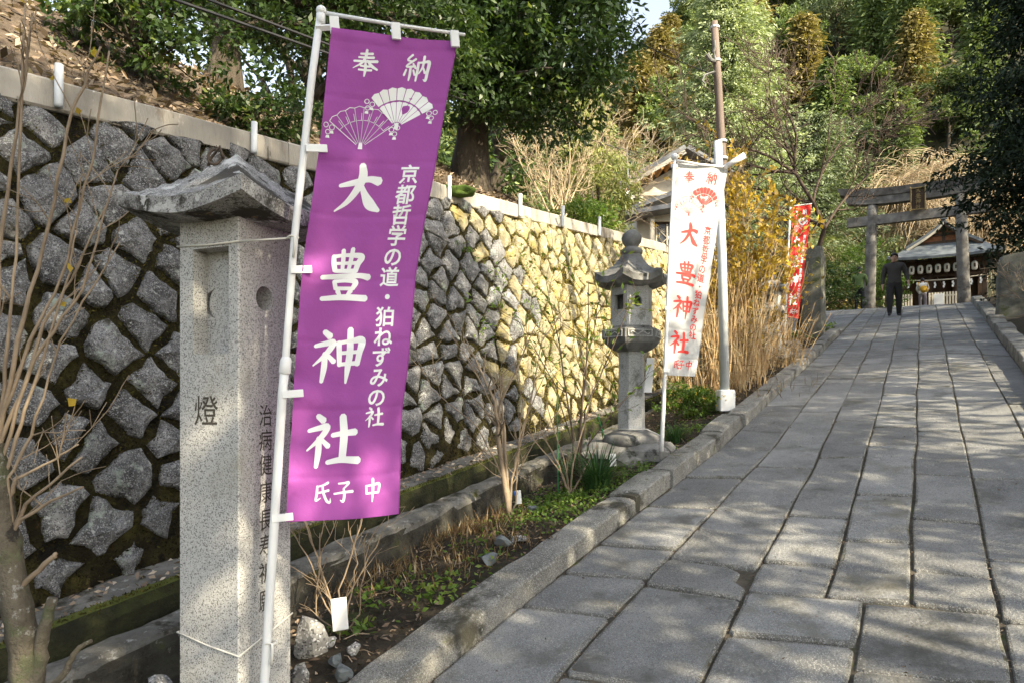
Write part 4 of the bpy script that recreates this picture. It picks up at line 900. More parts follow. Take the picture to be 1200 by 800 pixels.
# upper gable roof
gz0, gz1, gw = 3.86, 5.25, 1.85; mb = MB(); N = 10; prof = []
for i in range(-N, N+1):
    t = abs(i)/N; prof.append((gw*i/N, gz1 - (gz1-gz0)*(t**.72)))
vs = []
for v in (-.45, 5.0):
    for u, z in prof: vs.append(F(HU+u, HV+v, HZ+z))
    for u, z in prof: vs.append(F(HU+u*.98, HV+v, HZ+z-.15))
K = len(prof); fs = []
for i in range(K-1): fs += [(i, i+1, 2*K+i+1, 2*K+i), (K+i+1, K+i, 3*K+i, 3*K+i+1), (i+1, i, K+i, K+i+1), (2*K+i, 2*K+i+1, 3*K+i+1, 3*K+i)]
fs += [(0, 2*K, 3*K, K), (K-1, 2*K-1, 4*K-1, 3*K-1)]
mb.add(vs, fs); up_ = mb.build('gable_roof', M['copper'], hall)
mb = MB(); mb.tube([F(HU, HV-.5, HZ+gz1+.05), F(HU, HV+5.05, HZ+gz1+.05)], .13, 8); mb.box(F(HU, HV-.52, HZ+gz1+.12), (.34,.12,.42), PMX, bev=.03); mb.build('ridge', M['copper'], up_)
mb = MB(); mb.prism([(u*.90, z-.17) for u, z in prof], 0, .12, Matrix((UX, ZX, -VX)).transposed(), F(HU, HV+.05, HZ)); mb.build('gable_panel', M['redwood'], hall)
for sx in (-1, 1):
    mb = MB(); mb.tube([F(HU+u*.96, HV-.38, HZ+z-.20) for u, z in prof if u*sx >= 0], .085, 4); mb.build('barge_board', M['picket' if sx < 0 else 'wood'], hall)
mb = MB(); mb.box(F(HU, HV-.08, HZ+4.0), (2.9,.1,.14), PMX); mb.box(F(HU, HV-.09, HZ+4.5), (.16,.1,.9), PMX); mb.box(F(HU, HV-.085, HZ+4.42), (1.9,.1,.12), PMX); mb.build('gable_beam', M['wood'], hall)
# paper lanterns under the eave, then paper streamers on a rope
lan0 = None
for i in range(9):
    p = F(HU-1.95+.42*i, HV-.35, HZ+2.52)
    if lan0 is None:
        lan0 = empty('paper_lantern', p, 'white paper lantern in the row hanging under the shrine hall eave', 'paper lantern', 'paper lanterns under the shrine eave')
        mb = MB(); mb.smooth = True; mb.lathe(p, [(.07,-.24),(.13,-.19),(.145,-.05),(.145,.08),(.13,.19),(.07,.24)], 12); mb.build('paper_shade', M['paper'], lan0)
        mb = MB(); mb.lathe(p, [(.075,.235),(.075,.275),(.02,.28),(.012,.40)], 8); mb.lathe(p, [(.03,-.30),(.075,-.275),(.075,-.235)], 8); mb.build('rim', M['wood'], lan0)
        mb = MB(); mb.box(p + VX*-.147, (.09,.012,.2), PMX); mb.build('crest', M['wood'], lan0)
    else: copy_tree(lan0, p)
rope = empty('straw_rope', F(HU, HV-.3, HZ+1.85), 'straw rope with white paper streamers strung across the shrine hall front', 'rope')
mb = MB(); mb.smooth = True; mb.tube([F(HU-1.9+3.8*t, HV-.3, HZ+2.0-.12*4*t*(1-t)) for t in lin(0,1,16)], .035, 6); mb.build('cord', M['picket'], rope)
for i in range(9):
    t = (i+.5)/9; p = F(HU-1.9+3.8*t, HV-.32, HZ+1.83-.12*4*t*(1-t)); mb = MB()
    for k in range(3): mb.box(p + UX*(.03*(k%2)) + ZX*(-.10*k), (.085,.006,.13), PMX)
    mb.build('paper_streamer', M['whitecloth'], rope)
# fences before the hall
for lab, u0, u1, v, nn in (('pale picket fence before the shrine hall, right of the stooping visitor', .22, 1.55, 39.3, 12), ('pale picket fence behind the man in dark clothes', -1.75, -.55, 39.3, 11)):
    fz = pzv(v); fe = empty('picket_fence', F((u0+u1)/2, v, fz), lab, 'fence', 'picket fences before the shrine hall')
    for i in range(nn):
        mb = MB(); mb.box(F(u0+(u1-u0)*i/(nn-1), v, fz+.48), (.075,.03,.96), PMX, bev=.006); mb.build('picket', M['picket'], fe)
    for z in (.3,.8): mb = MB(); mb.box(F((u0+u1)/2, v+.035, fz+z), (u1-u0+.1,.03,.06), PMX); mb.build('rail', M['picket'], fe)
mb = MB(); mb.box(F(.60, 38.9, pzv(38.9)+.45), (.42,.04,.85), PMX, bev=.01); tag(mb.build('white_board', M['whitecloth'], None, F(.62,38.9,pzv(38.9))), 'white board leaning before the picket fence at the shrine', 'board')
# ---- house beyond the wall
HO = Vector((7.4, 25, 6.2)); house = empty('house', HO, 'two storey cream house with grey roofs and orange rafters, partly behind the white banner', 'house')
def hx(name, x0, x1, y0, y1, z0, z1, mat, par=house): mb = MB(); mb.box(((x0+x1)/2, (y0+y1)/2, (z0+z1)/2), (x1-x0, y1-y0, z1-z0)); return mb.build(name, mat, par)
hx('lower_wall', 4.62, 7.9, 25.2, 32, 3.5, 8.2, M['plaster'])
mb = MB(); mb.prism([(4.75,8.2),(7.7,8.2),(7.7,9.45),(6.3,10.35),(4.75,9.45)], 0, 6, Matrix(((1,0,0),(0,0,1),(0,1,0))).transposed(), (0,25.6,0)); mb.build('upper_wall', M['plaster'], house)
def slope(name, p0, p1, y0, y1, th, mat, par=house):
    (x0, z0), (x1, z1) = p0, p1; L = math.hypot(x1-x0, z1-z0); nx, nz = -(z1-z0)/L*th, (x1-x0)/L*th
    mb = MB(); vs = [(x0,y0,z0),(x1,y0,z1),(x1,y1,z1),(x0,y1,z0),(x0+nx,y0,z0+nz),(x1+nx,y0,z1+nz),(x1+nx,y1,z1+nz),(x0+nx,y1,z0+nz)]
    mb.add(vs, [(3,2,1,0),(4,5,6,7),(0,1,5,4),(1,2,6,5),(2,3,7,6),(3,0,4,7)]); return mb.build(name, mat, par)
r1 = slope('roof', (3.95,9.25), (6.3,10.6), 24.6, 32, .16, M['tile']); slope('roof', (6.3,10.6), (8.5,9.3), 24.6, 32, .16, M['tile'])
slope('barge_board', (3.95,9.08), (6.3,10.43), 24.62, 24.70, .15, M['picket'])
for i in range(7):
    t = .06+.14*i; x, z = 3.95+2.35*t, 9.10+1.35*t; mb = MB(); mb.box((x, 25.1, z-.02), (.09,.95,.13), Matrix.Rotation(-R(30),3,'Y')); mb.build('rafter', M['rafter'], house)
slope('soffit', (4.0,9.17), (6.28,10.49), 24.72, 25.6, .05, M['rafter'])
hx('beam', 4.5, 7.7, 25.45, 25.59, 9.15, 9.28, M['picket']); hx('beam', 4.75, 4.9, 25.48, 25.58, 8.2, 9.4, M['picket'])
slope('canopy_roof', (4.3,8.30), (6.4,9.10), 24.3, 25.6, .14, M['tile']); hx('canopy_wall', 4.95, 7.75, 24.9, 25.2, 8.05, 8.42, M['plaster'])
slope('pent_roof', (3.75,7.98), (6.2,8.40), 24.0, 25.2, .16, M['tile'])
w = hx('window', 5.3, 6.1, 25.10, 25.19, 6.75, 8.0, M['glass']); fw = MB()
for x in (5.3,5.7,6.1): fw.box((x,25.08,7.37), (.05,.05,1.3))
for k in range(-2, 6):
    a, b = (5.3, 6.75+.32*k), (6.1, 6.75+.32*k+.8)
    for (p, q) in ((a, b), ((a[0], b[1]), (b[0], a[1]))):
        if min(p[1], q[1]) > 6.7 and max(p[1], q[1]) < 8.1: fw.tube([(p[0],25.07,p[1]), (q[0],25.07,q[1])], .014, 4)
fw.build('lattice', M['picket'], w); fw = MB()
for z in (6.72, 8.03): fw.box((5.7,25.08,z), (.95,.08,.08))
fw.build('frame', M['wood'], w)
hx('post', 4.95, 5.1, 24.4, 24.55, 5.2, 8.0, M['picket'])
dd = MB(); c = at(737.5,229,24.3); dd.lathe((0,0,0), [(.02,-.06),(.10,-.045),(.17,-.02),(.20,.02),(.19,.02),(.10,-.03),(.01,-.045)], 16)
Rd = Matrix.Rotation(R(65),3,'X') @ Matrix.Rotation(R(15),3,'Y'); dd.v = [tuple(c + Rd@Vector(v)) for v in dd.v]; dd.tube([c, c+Vector((.1,.35,-.1))], .02, 6); dish = dd.build('satellite_dish', M['white'], house)
an = MB(); an.tube([at(736.5,222,24.6), at(735,172,24.6)], .018, 5)
for k in range(5): an.tube([at(728+2*0,176+4*k,24.6)+Vector((0,-.2,0)), at(742,176+4*k,24.6)+Vector((0,.2,0))], .008, 4)
an.build('aerial', M['steel'], house)
# ================================================================== people
def matc(n, c, r=.85): M[n] = pmat(n, [(.3, tuple(x*.8 for x in c)), (.7, c)], scale=9, rough=r, bump=.4, bscale=14, bdist=.02)
matc('skin', (.50,.31,.22), .55); matc('hair', (.018,.014,.012), .5); matc('blackcloth', (.050,.046,.042)); matc('charcoal', (.026,.025,.025)); matc('olive', (.13,.19,.065)); matc('navy', (.02,.022,.028))
matc('palecloth', (.72,.71,.68)); matc('greycloth', (.26,.23,.25)); matc('shoe', (.05,.05,.055)); matc('yellowbag', (.62,.36,.04)); matc('greybag', (.33,.32,.30)); matc('eye', (.015,.012,.01))
def person(label, P, yaw, H, J_, mats, cut, hair=None, face=True, coat=None, bulk=1.0):
    "one continuous skin; J_: joints for a 1.70 m figure facing local -y"
    k = H/1.70; names = list(J_); idx = {n: i for i, n in enumerate(names)}
    me = bpy.data.meshes.new('body'); V = [Vector(J_[n][0])*k for n in names]; E_ = [(idx[J_[n][2]], idx[n]) for n in names if J_[n][2]]
    me.from_pydata(V, E_, []); o = bpy.data.objects.new('body', me); COL.objects.link(o)
    m = o.modifiers.new('s', 'SKIN'); m.use_smooth_shade = True; m.branch_smoothing = .3
    for i, n in enumerate(names):
        r = J_[n][1]; r = r if hasattr(r, '__len__') else (r, r); sv = me.skin_vertices[0].data[i]
        fb = bulk if n[:2] not in ('fi','th','ha','he','ne','wr') else 1; sv.radius = (r[0]*k*fb, r[1]*k*fb); sv.use_root = (i == 0)
    s2 = o.modifiers.new('d', 'SUBSURF'); s2.levels = 2
    bpy.context.view_layer.update(); nm = bpy.data.meshes.new_from_object(o.evaluated_get(bpy.context.evaluated_depsgraph_get())); bpy.data.objects.remove(o)
    for q in mats: nm.materials.append(M[q])                      # top, legs, skin, shoe
    for v in nm.vertices:
        if v.co.z < 1.42*k and v.co.z > .1: v.co += Vector((NZ(v.co.x*14, v.co.y*14, v.co.z*9), NZ(v.co.x*14+5, v.co.y*14, v.co.z*9), 0))*.009
    for f in nm.polygons:
        c = f.center/k; f.use_smooth = True; mi = 0
        if c.z < .085: mi = 3
        elif c.z < cut and abs(c.x) < .21: mi = 1
        elif c.z > 1.475: mi = 2
        d = min((Vector(J_[n][0]) - c).length for n in names if n.startswith(('hand','fi','th')))
        if d < .052: mi = 2
        f.material_index = mi
    root = empty('person', P, label, 'person', None, yaw); b = bpy.data.objects.new('body', nm); COL.objects.link(b); b.parent = root
    hd = Vector(J_['head'][0])*k; ca, sa = 0, 0
    def sub(name, mb, mat): 
        me = bpy.data.meshes.new(name); me.from_pydata(mb.v, [], mb.f); me.materials.append(mat); me.polygons.foreach_set('use_smooth', [True]*len(mb.f)); x = bpy.data.objects.new(name, me); COL.objects.link(x); x.parent = root; return x
    h = MB(); h.blob(hd + Vector((0,.022,.035))*k, (.098*k,.108*k,.108*k), 3, .12, 3); bm = [(v, v) for v in h.v]
    keep = []
    for f in h.f:
        c = sum((Vector(h.v[i]) for i in f), Vector())/3 - hd
        if not (c.y < -.012*k and c.z < .072*k) and c.z > -.075*k: keep.append(f)
    h.f = keep; h.m = [0]*len(keep); h.sm = [True]*len(keep); sub('hair', h, M['hair'])
    if face:
        e = MB()
        for sx in (-1, 1): e.blob(hd + Vector((sx*.033,-.083,.005))*k, (.013*k,.008*k,.008*k), 1, 0, 1); e.tube([hd+Vector((sx*.015,-.092,.026))*k, hd+Vector((sx*.05,-.083,.026))*k], .005*k, 5)
        sub('eyes', e, M['eye']); n_ = MB(); n_.tube([hd+Vector((0,-.088,.012))*k, hd+Vector((0,-.112,-.022))*k, hd+Vector((0,-.088,-.032))*k], [.008*k,.016*k,.010*k], 8); sub('nose', n_, M['skin'])
        l = MB(); l.tube([hd+Vector((-.024,-.084,-.055))*k, hd+Vector((0,-.092,-.053))*k, hd+Vector((.024,-.084,-.055))*k], .006*k, 6); matc('lips', (.30,.13,.10)) if 'lips' not in M else None; sub('mouth', l, M['lips'])
    er = MB()
    for sx in (-1, 1): er.blob(hd + Vector((sx*.088,.012,-.005))*k, (.014*k,.022*k,.032*k), 1, .1, 2)
    sub('ears', er, M['skin']); return root
def joints(lean=0, step=(0,0), armL=None, armR=None, headtilt=0, hips=.0):
    c, s = math.cos(lean), math.sin(lean)
    def up(x, y, z): y0, z0 = y, z-.93; return (x, y0*c - s*z0, .93 + z0*c + y0*s*0)
    J_ = {'pelvis': ((0,0,.93),(.145,.105),None), 'waist': (up(0,0,1.08),(.14,.105),'pelvis'), 'chest': (up(0,0,1.26),(.175,.125),'waist'), 'upper': (up(0,0,1.40),(.13,.09),'chest'),
          'neck': (up(0,-.005,1.475),.055,'upper'), 'jaw': (up(0,-.03-headtilt*.3,1.535),(.062,.068),'neck'), 'head': (up(0,-.02-headtilt,1.60),(.082,.095),'jaw'), 'headtop': (up(0,-.01-headtilt*1.2,1.66),(.065,.075),'head')}
    arms = {-1: armR or [(-.27,.02,1.14), (-.29,-.06,.90)], 1: armL or [(.27,.02,1.14), (.29,-.06,.90)]}
    for sx, nm in ((-1,'R'), (1,'L')):
        el, wr = arms[sx]; el, wr = Vector(el), Vector(wr); d = (wr-el).normalized(); hn = wr + d*.075
        J_['sho'+nm] = (up(sx*.195,0,1.385),.075,'upper'); J_['elb'+nm] = (tuple(el),.054,'sho'+nm); J_['wri'+nm] = (tuple(wr),.036,'elb'+nm); J_['hand'+nm] = (tuple(hn),(.036,.02),'wri'+nm)
        for q in range(4):
            off = Vector((0,.022*(1.5-q),0)) ; L = (.062,.075,.07,.055)[q]; a = hn + d*.035 + off; J_[f'fi{nm}{q}'] = (tuple(a),.0095,'hand'+nm); J_[f'fi{nm}{q}b'] = (tuple(a + d*L*.5 + Vector((-sx*.004,0,0))),.0088,f'fi{nm}{q}'); J_[f'fi{nm}{q}c'] = (tuple(a + d*L*.85 + Vector((-sx*.018,0,0))),.0075,f'fi{nm}{q}b')
        a = wr + d*.035 + Vector((-sx*.01,-.032,0)); J_['th'+nm] = (tuple(a),.0105,'hand'+nm); J_['th'+nm+'b'] = (tuple(a + d*.045 + Vector((-sx*.008,-.012,0))),.009,'th'+nm)
        st = step[0] if sx < 0 else step[1]
        J_['hip'+nm] = ((sx*.095,0,.86),.098,'pelvis'); J_['knee'+nm] = ((sx*.105,-.02-st*.55,.49),.072,'hip'+nm); J_['ank'+nm] = ((sx*.11,.02-st,.10),.05,'knee'+nm); J_['heel'+nm] = ((sx*.112,.035-st,.045),.042,'ank'+nm); J_['toe'+nm] = ((sx*.125,-.14-st,.035),(.042,.033),'heel'+nm)
    return J_
pm = onpath(1048, 371); face_cam = math.atan2(-pm.x, pm.y)*-1
person('man in dark jacket and trousers walking down the path toward the camera', pm, -math.atan2(pm.x, pm.y), 1.60, joints(step=(.17,-.15), armR=[(-.27,.04,1.14),(-.28,-.02,.88)], armL=[(.29,.02,1.15),(.33,-.10,.93)]), ['blackcloth','charcoal','skin','shoe'], .90, bulk=1.28)
pg_ = F(-2.03, 27.9, pzv(27.9)); person('person in an olive green jacket and dark trousers standing beside the left torii column', pg_, math.pi-.75, 1.60, joints(armR=[(-.26,-.06,1.14),(-.18,-.25,1.05)], armL=[(.26,-.06,1.14),(.18,-.25,1.05)], headtilt=.03), ['olive','navy','skin','shoe'], .90, face=True, bulk=1.12)
pw_ = F(-.06, 36.2, pzv(36.2)); person('visitor in a white top seen from behind, stooping before the shrine fence', pw_, math.pi-.5, 1.56, joints(lean=.30, armR=[(-.24,-.20,1.14),(-.16,-.36,1.0)], armL=[(.24,-.20,1.14),(.16,-.36,1.0)], headtilt=.05), ['palecloth','greycloth','skin','shoe'], .90, face=True, bulk=1.12)
bg = empty('shoulder_bag', pw_+Vector((0,0,1.02)), 'round yellow bag on the back of the visitor in white', 'bag'); bc = pw_ + VX*-.20 + UX*.05 + Vector((0,0,1.0))
mb = MB(); mb.smooth = True; mb.blob(bc, (.19,.10,.16), 2, .12, 3); mb.v = [tuple(v) for v in mb.v]; mb.build('pouch', M['yellowbag'], bg)
mb = MB(); mb.smooth = True; mb.tube([bc+UX*.15+ZX*.06, pw_+VX*-.10+UX*.19+ZX*1.33, pw_+VX*.08+UX*.12+ZX*1.36], .016, 5); mb.tube([bc-UX*.15+ZX*.06, pw_+VX*-.11-UX*.19+ZX*1.31, pw_+VX*.08-UX*.12+ZX*1.35], .016, 5); mb.build('strap', M['yellowbag'], bg)
def WQ(w, q): return (.67*w + .74*q, .74*w - .67*q)
SHADE = [('evergreen tree right of the path just behind the viewer', *WQ(.3,5.2), 4.2, 10.8, 2.3, 2.3, 270),
 ('evergreen tree right of the path level with the viewer', *WQ(3.0,5.6), 3.8, 10.6, 2.0, 2.3, 190),
 ('evergreen tree right of the path, well behind the viewer', *WQ(-3.0,5.0), 3.5, 10.5, 2.3, 2.3, 150),
 ('low spreading evergreen right of the path, opposite the lantern', *WQ(5.9,5.2), 3.6, 6.6, 1.7, 1.9, 120),
 ('low spreading evergreen right of the path, opposite the white banner', *WQ(9.0,5.0), 4.6, 6.9, 1.9, 1.8, 90),
 ('low spreading evergreen right of the path, opposite the reeds', *WQ(12.4,4.6), 4.4, 6.9, 2.0, 1.8, 95),
 ('evergreen tree on the right bank before the dark evergreen', *WQ(16.0,5.2), 3.6, 9.0, 2.1, 2.2, 150),
 ('tall evergreen on the right bank beside the dark evergreen', *WQ(19.5,6.2), 3.5, 22, 3.0, 3.0, 520),
 ('tall evergreen on the right bank below the torii', *WQ(24.0,6.5), 3.0, 17, 2.8, 2.8, 330),
 ('tall evergreen on the right bank by the torii', *WQ(29.0,7.0), 3.0, 22, 3.0, 3.0, 420),
 ('tall evergreen on the right bank by the shrine hall', *WQ(34.5,8.0), 3.0, 22.0, 3.2, 3.2, 420),
 ('tall evergreen on the right bank behind the shrine hall', *WQ(41.0,5.0), 3.0, 18.0, 2.8, 2.8, 220),
 ('tall evergreen on the right bank beyond the shrine hall', *WQ(46.5,3.0), 2.5, 15.0, 2.8, 2.8, 220),
 ('very tall evergreen right of the path, its crown high above the others', *WQ(8.6,7.2), 11.6, 19, 1.9, 1.9, 230)]
# ================================================================== vegetation
def rdir(n): return unit(NPR.normal(size=(n, 3)))
def clump_leaves(C, Rr, per, L, W, droop=.35, flatk=.8, out=.7, shell=.45, tb=0, tv=.25):
    "leaf quads in clumps: C (K,3) centres, Rr (K,) radii -> quads, tint"
    C = np.repeat(np.asarray(C, float), per, axis=0); Rq = np.repeat(np.asarray(Rr, float), per); N = len(C)
    d = rdir(N); d[:, 2] = np.abs(d[:, 2])*.75 - .25*NPR.random(N); d = unit(d)
    rr = Rq*(shell + (1-shell)*NPR.random(N)**.6); P = C + d*rr[:, None]*np.array([1, 1, flatk])
    D = unit(d*out + NPR.normal(size=(N, 3))*.55 + np.array([0, 0, -droop])); sc = NPR.uniform(.7, 1.25, N)
    kt = np.repeat(NPR.normal(0, .16, len(Rr)), per)
    t = np.clip(.42 + tb + kt + NPR.normal(0, tv*.6, N), 0, 1)
    return leaf_quads(P, D, L*sc, W*sc), t
def ellipsoid_clumps(els, n, rc, surf=.35, zmin=None):
    "clump centres spread through ellipsoids ((x,y,z),(rx,ry,rz)), denser toward the surface, with uneven outline"
    vol = np.array([e[1][0]*e[1][1]*e[1][2] for e in els])**.75; vol = vol/vol.sum(); out = []; rad = []
    for e, k in zip(els, vol):
        m = max(1, int(n*k)); d = rdir(m); r = NPR.random(m)**surf
        j = np.array([1 + .22*mnoise.noise(Vector(q*1.7) + Vector(e[0])) for q in d]); P = np.array(e[0]) + d*(r*j)[:, None]*np.array(e[1]); out.append(P); rad.append(NPR.uniform(.6, 1.25, m)*rc)
    P = np.concatenate(out); q = np.concatenate(rad)
    if zmin is not None: k = P[:, 2] > zmin; P, q = P[k], q[k]
    return P, q
def leaves_obj(name, Q, t, mat, parent=None, kind=None, loc=None):
    base = np.array(root_of(parent)) if parent is not None else np.array(loc if loc is not None else (0, 0, 0))
    me = quads_mesh(name, Q - base, t); o = link(name, me, mat, parent)
    if parent is None and loc is not None: o.location = loc
    if kind: tag(o, kind=kind)
    return o
def wob(a, b, n, amp, seed=0, sag=0):
    a, b = Vector(a), Vector(b); L = (b-a).length; out = []
    for i in range(n+1):
        t = i/n; k = math.sin(math.pi*t)*amp*L
        out.append(a.lerp(b, t) + Vector((NZ(t*2.5+seed, seed), NZ(seed, t*2.5+seed, 7), NZ(t*2.5, seed, 13)*.6))*k + Vector((0, 0, -sag*L*t*t)))
    return out
def limbs(mb, base, top, r0, targets, seed=0, rl=.35, n=8):
    "tapered wobbly trunk with limbs that run out to clump centres"
    T = wob(base, top, 9, .10, seed); rad = [r0*(1.25 if i == 0 else 1)*(1-.72*i/9) for i in range(10)]
    mb.tube([Vector(base)-Vector((0,0,.3))]+T, [r0*1.5]+rad, n)
    for k, g in enumerate(targets):
        g = Vector(g); i = min(8, max(2, int(9*random.uniform(.25, .95)))); s = T[i]; Lb = (g-s).length
        pts = wob(s, g, 6, .16, seed+k*3.1, .0); r = min(rad[i]*.6, .03 + Lb*.022)*1.0; mb.tube(pts, [r*(1-.82*j/6) for j in range(7)], 5)
def leafy_tree(name, label, base, els, n, rc, per, L, W, mat, trunk_r, top, cat='tree', group=None, droop=.35, bark='bark', ntarget=24, zmin=None, tb=0, surf=.35, flatk=.8):
    root = empty(name, Vector(base), label, cat, group); P, q = ellipsoid_clumps(els, n, rc, surf, zmin)
    Q, t = clump_leaves(P, q, per, L, W, droop, flatk, tb=tb); mb = MB(); mb.smooth = True
    pick = P[NPR.choice(len(P), min(ntarget, len(P)), replace=False)]; limbs(mb, base, top, trunk_r, pick, random.random()*50)
    mb.build('trunk', M[bark], root); leaves_obj('crown', Q, t, M[mat], root); return root
def bank_at(px, n): s = s_at(px, n); return BK(s, n)
def branchy(mb, p, d, L, r, depth, spread=.55, kids=(2, 4), up=.25, minr=.0012, seg=5, sides=4, tips=None, wobk=.12, grav=0):
    p = Vector(p); d = Vector(d).normalized(); pts = [p]; cur = d
    for i in range(seg):
        cur = (cur + Vector((random.gauss(0,1), random.gauss(0,1), random.gauss(0,1)))*wobk + Vector((0,0,up*.12 - grav*(i+1)/seg))).normalized(); pts.append(pts[-1] + cur*L/seg)
    mb.tube(pts, [max(minr, r*(1-.6*i/seg)) for i in range(seg+1)], sides, cap=False)
    if tips is not None: tips += [(q, cur) for q in pts[2:]]
    if depth <= 0: return
    for k in range(random.randint(*kids)):
        i = random.randint(1, seg); nd_ = (cur + Vector((random.gauss(0,1), random.gauss(0,1), random.gauss(0,1)+up))*spread).normalized()
        branchy(mb, pts[i], nd_, L*random.uniform(.5, .78), max(minr, r*(1-.6*i/seg)*.68), depth-1, spread, kids, up, minr, max(3, seg-1), max(3, sides-1), tips, wobk, grav)
def bare_shrub(name, label, base, stems, L, r, depth, mat, cat='shrub', group=None, lean=(0,0), spread=.5, kids=(2,4), up=.3, fan=.45, leaf=None, minr=.0013, extra=None, grav=0, part='branches'):
    root = empty(name, base, label, cat, group); mb = MB(); mb.smooth = True; tips = []
    for k in range(stems):
        a = 2*math.pi*(k+random.random()*.7)/max(1, stems); d = Vector((math.cos(a)*fan+lean[0], math.sin(a)*fan+lean[1], 1)); branchy(mb, Vector(base)+Vector((math.cos(a),math.sin(a),0))*r*1.5, d, L*random.uniform(.75,1.1), r*random.uniform(.7,1.1), depth, spread, kids, up, minr, 6, 5, tips, grav=grav)
    if extra: extra(mb, tips)
    mb.build(part, [mat, M['twig'] if mat is M['greytwig'] else mat], root)
    if leaf:
        mname, cnt, ll, ww, tb = leaf; idx = NPR.choice(len(tips), cnt); P = np.array([tips[i][0] for i in idx]) + NPR.normal(size=(cnt,3))*ll*.25; D = np.array([tips[i][1] for i in idx]) + NPR.normal(size=(cnt,3))*.7
        sc = NPR.uniform(.6,1.2,cnt); leaves_obj('leaves', leaf_quads(P, D, ll*sc, ww*sc), np.clip(NPR.normal(.5+tb,.22,cnt),0,1), M[mname], root)
    return root
# ---- trees on the bank
bA = bank_at(550, 2.2)
def nearer(els, k=.965): return [((c[0]*k, c[1]*k, CAMZ+(c[2]-CAMZ)*k), tuple(q*k for q in r)) for c, r in els]
leafy_tree('evergreen_tree', 'big dark evergreen on the bank right of the purple banner, crown over the wall', bA,
    nearer([((.55,10.1,7.2),(1.35,1.5,1.75)), ((.72,10.0,8.6),(.85,1.2,1.6)), ((-.5,9.9,8.4),(1.3,1.4,1.7)), ((-1.5,9.9,7.3),(1.1,1.2,1.3)), ((-.35,9.6,6.9),(.9,1.0,1.1)), ((.0,10.6,9.6),(1.45,1.6,1.4)), ((-2.6,9.7,7.7),(1.2,1.2,1.3)), ((.45,9.8,6.1),(1.15,1.0,.85)), ((1.1,9.9,7.3),(.72,.9,1.2)), ((-.75,9.6,6.0),(.85,.8,.6))]), 900, .35, 74, .105, .043, 'oak', .25, (-.3,9.8,9.4), droop=.5, ntarget=44, zmin=4.9)
bD = bank_at(262, 2.7)
leafy_tree('evergreen_tree', 'evergreen tree on the bank left of the purple banner, lacy against the sky', bD,
    [((bD.x+.3,bD.y+.2,bD.z+1.35),(1.1,1.1,.9)), ((bD.x+1.4,bD.y+.5,bD.z+1.3),(1.1,1.0,.75)), ((bD.x-.8,bD.y-.2,bD.z+1.7),(1.0,.9,.7)), ((bD.x+2.0,bD.y+1.2,bD.z+.75),(.7,.7,.6)), ((bD.x+.95,bD.y+.3,bD.z+.5),(.6,.5,.35)), ((bD.x+.1,bD.y-.2,bD.z+.6),(.5,.4,.35))], 300, .30, 60, .085, .036, 'oak', .16, bD+Vector((.2,.1,2.2)), droop=.5, ntarget=26)
bB = bank_at(175, 1.75)
leafy_tree('camellia_shrub', 'glossy green leafy shrub hanging over the leaf litter at the upper left', bB,
    [((bB.x-.25,bB.y-.1,bB.z+.42),(.55,.4,.30)), ((bB.x+.30,bB.y,bB.z+.22),(.45,.4,.36)), ((bB.x+.12,bB.y-.1,bB.z+.75),(.7,.45,.33)), ((bB.x-.5,bB.y,bB.z+.15),(.3,.3,.22))], 105, .15, 46, .062, .029, 'oak', .035, bB+Vector((0,0,.8)), 'shrub', ntarget=30, tb=.12)
bC = bank_at(300, 1.28)
leafy_tree('camellia_shrub', 'low leafy evergreen shrub on the bank just above the coping, left of the purple banner', bC,
    [((bC.x+.05,bC.y+.05,bC.z+.12),(.36,.32,.20)), ((bC.x-.22,bC.y,bC.z+.22),(.22,.2,.16)), ((bC.x+.28,bC.y+.2,bC.z+.3),(.3,.25,.2))], 52, .11, 44, .055, .026, 'oak', .02, bC+Vector((0,0,.35)), 'shrub', ntarget=16, tb=.02)
for i, (s, n, h) in enumerate(((2.5,6.0,4.2),(6.5,6.5,5),(11.5,5.5,4.5),(-3,5.5,4.6))):
    p = BK(s, n); leafy_tree('evergreen_tree', ('dark tree farther back on the bank, behind the lacy tree', 'dark tree farther back on the bank, hidden behind the big evergreen', 'dark tree at the back of the bank toward the house', 'dark tree at the top left corner, behind the hanging shrub')[i], p,
        [((p.x,p.y,p.z+h*.62),(1.7,1.6,h*.36)), ((p.x+.9,p.y,p.z+h*.8),(1.2,1.2,h*.25))], 90, .5, 50, .17, .075, 'oak', .18, p+Vector((0,0,h*.8)), ntarget=16)
# ---- brush and small trees behind the wall's far end
pb = bank_at(655, 3.0); bare_shrub('bare_tree', 'bare beige deciduous tree behind the sunlit end of the wall', pb, 5, 1.6, .03, 4, M['palebrush'], 'tree', None, fan=.5, spread=.5, kids=(2,4), minr=.004)
p2 = bank_at(690, 5.2); bare_shrub('bare_tree', 'pale leafless tree standing high beyond the big evergreen crown', p2, 5, 2.9, .06, 4, M['palebrush'], 'tree', None, fan=.35, spread=.5, kids=(3,5), minr=.006)
p3 = at(703, 262, 16.5); p3.z = 5.5; leafy_tree('bamboo_clump', 'bright yellow green bamboo between the bare trees and the house', p3, [((p3.x-.1,p3.y,p3.z+1.4),(.85,.8,1.4)), ((p3.x-.35,p3.y,p3.z+2.4),(.7,.7,1.0)), ((p3.x+.35,p3.y,p3.z+1.0),(.6,.6,.9))], 120, .30, 44, .16, .035, 'hillyellow', .05, p3+Vector((0,0,3.2)), 'bamboo', ntarget=10, droop=.6, tb=.25)
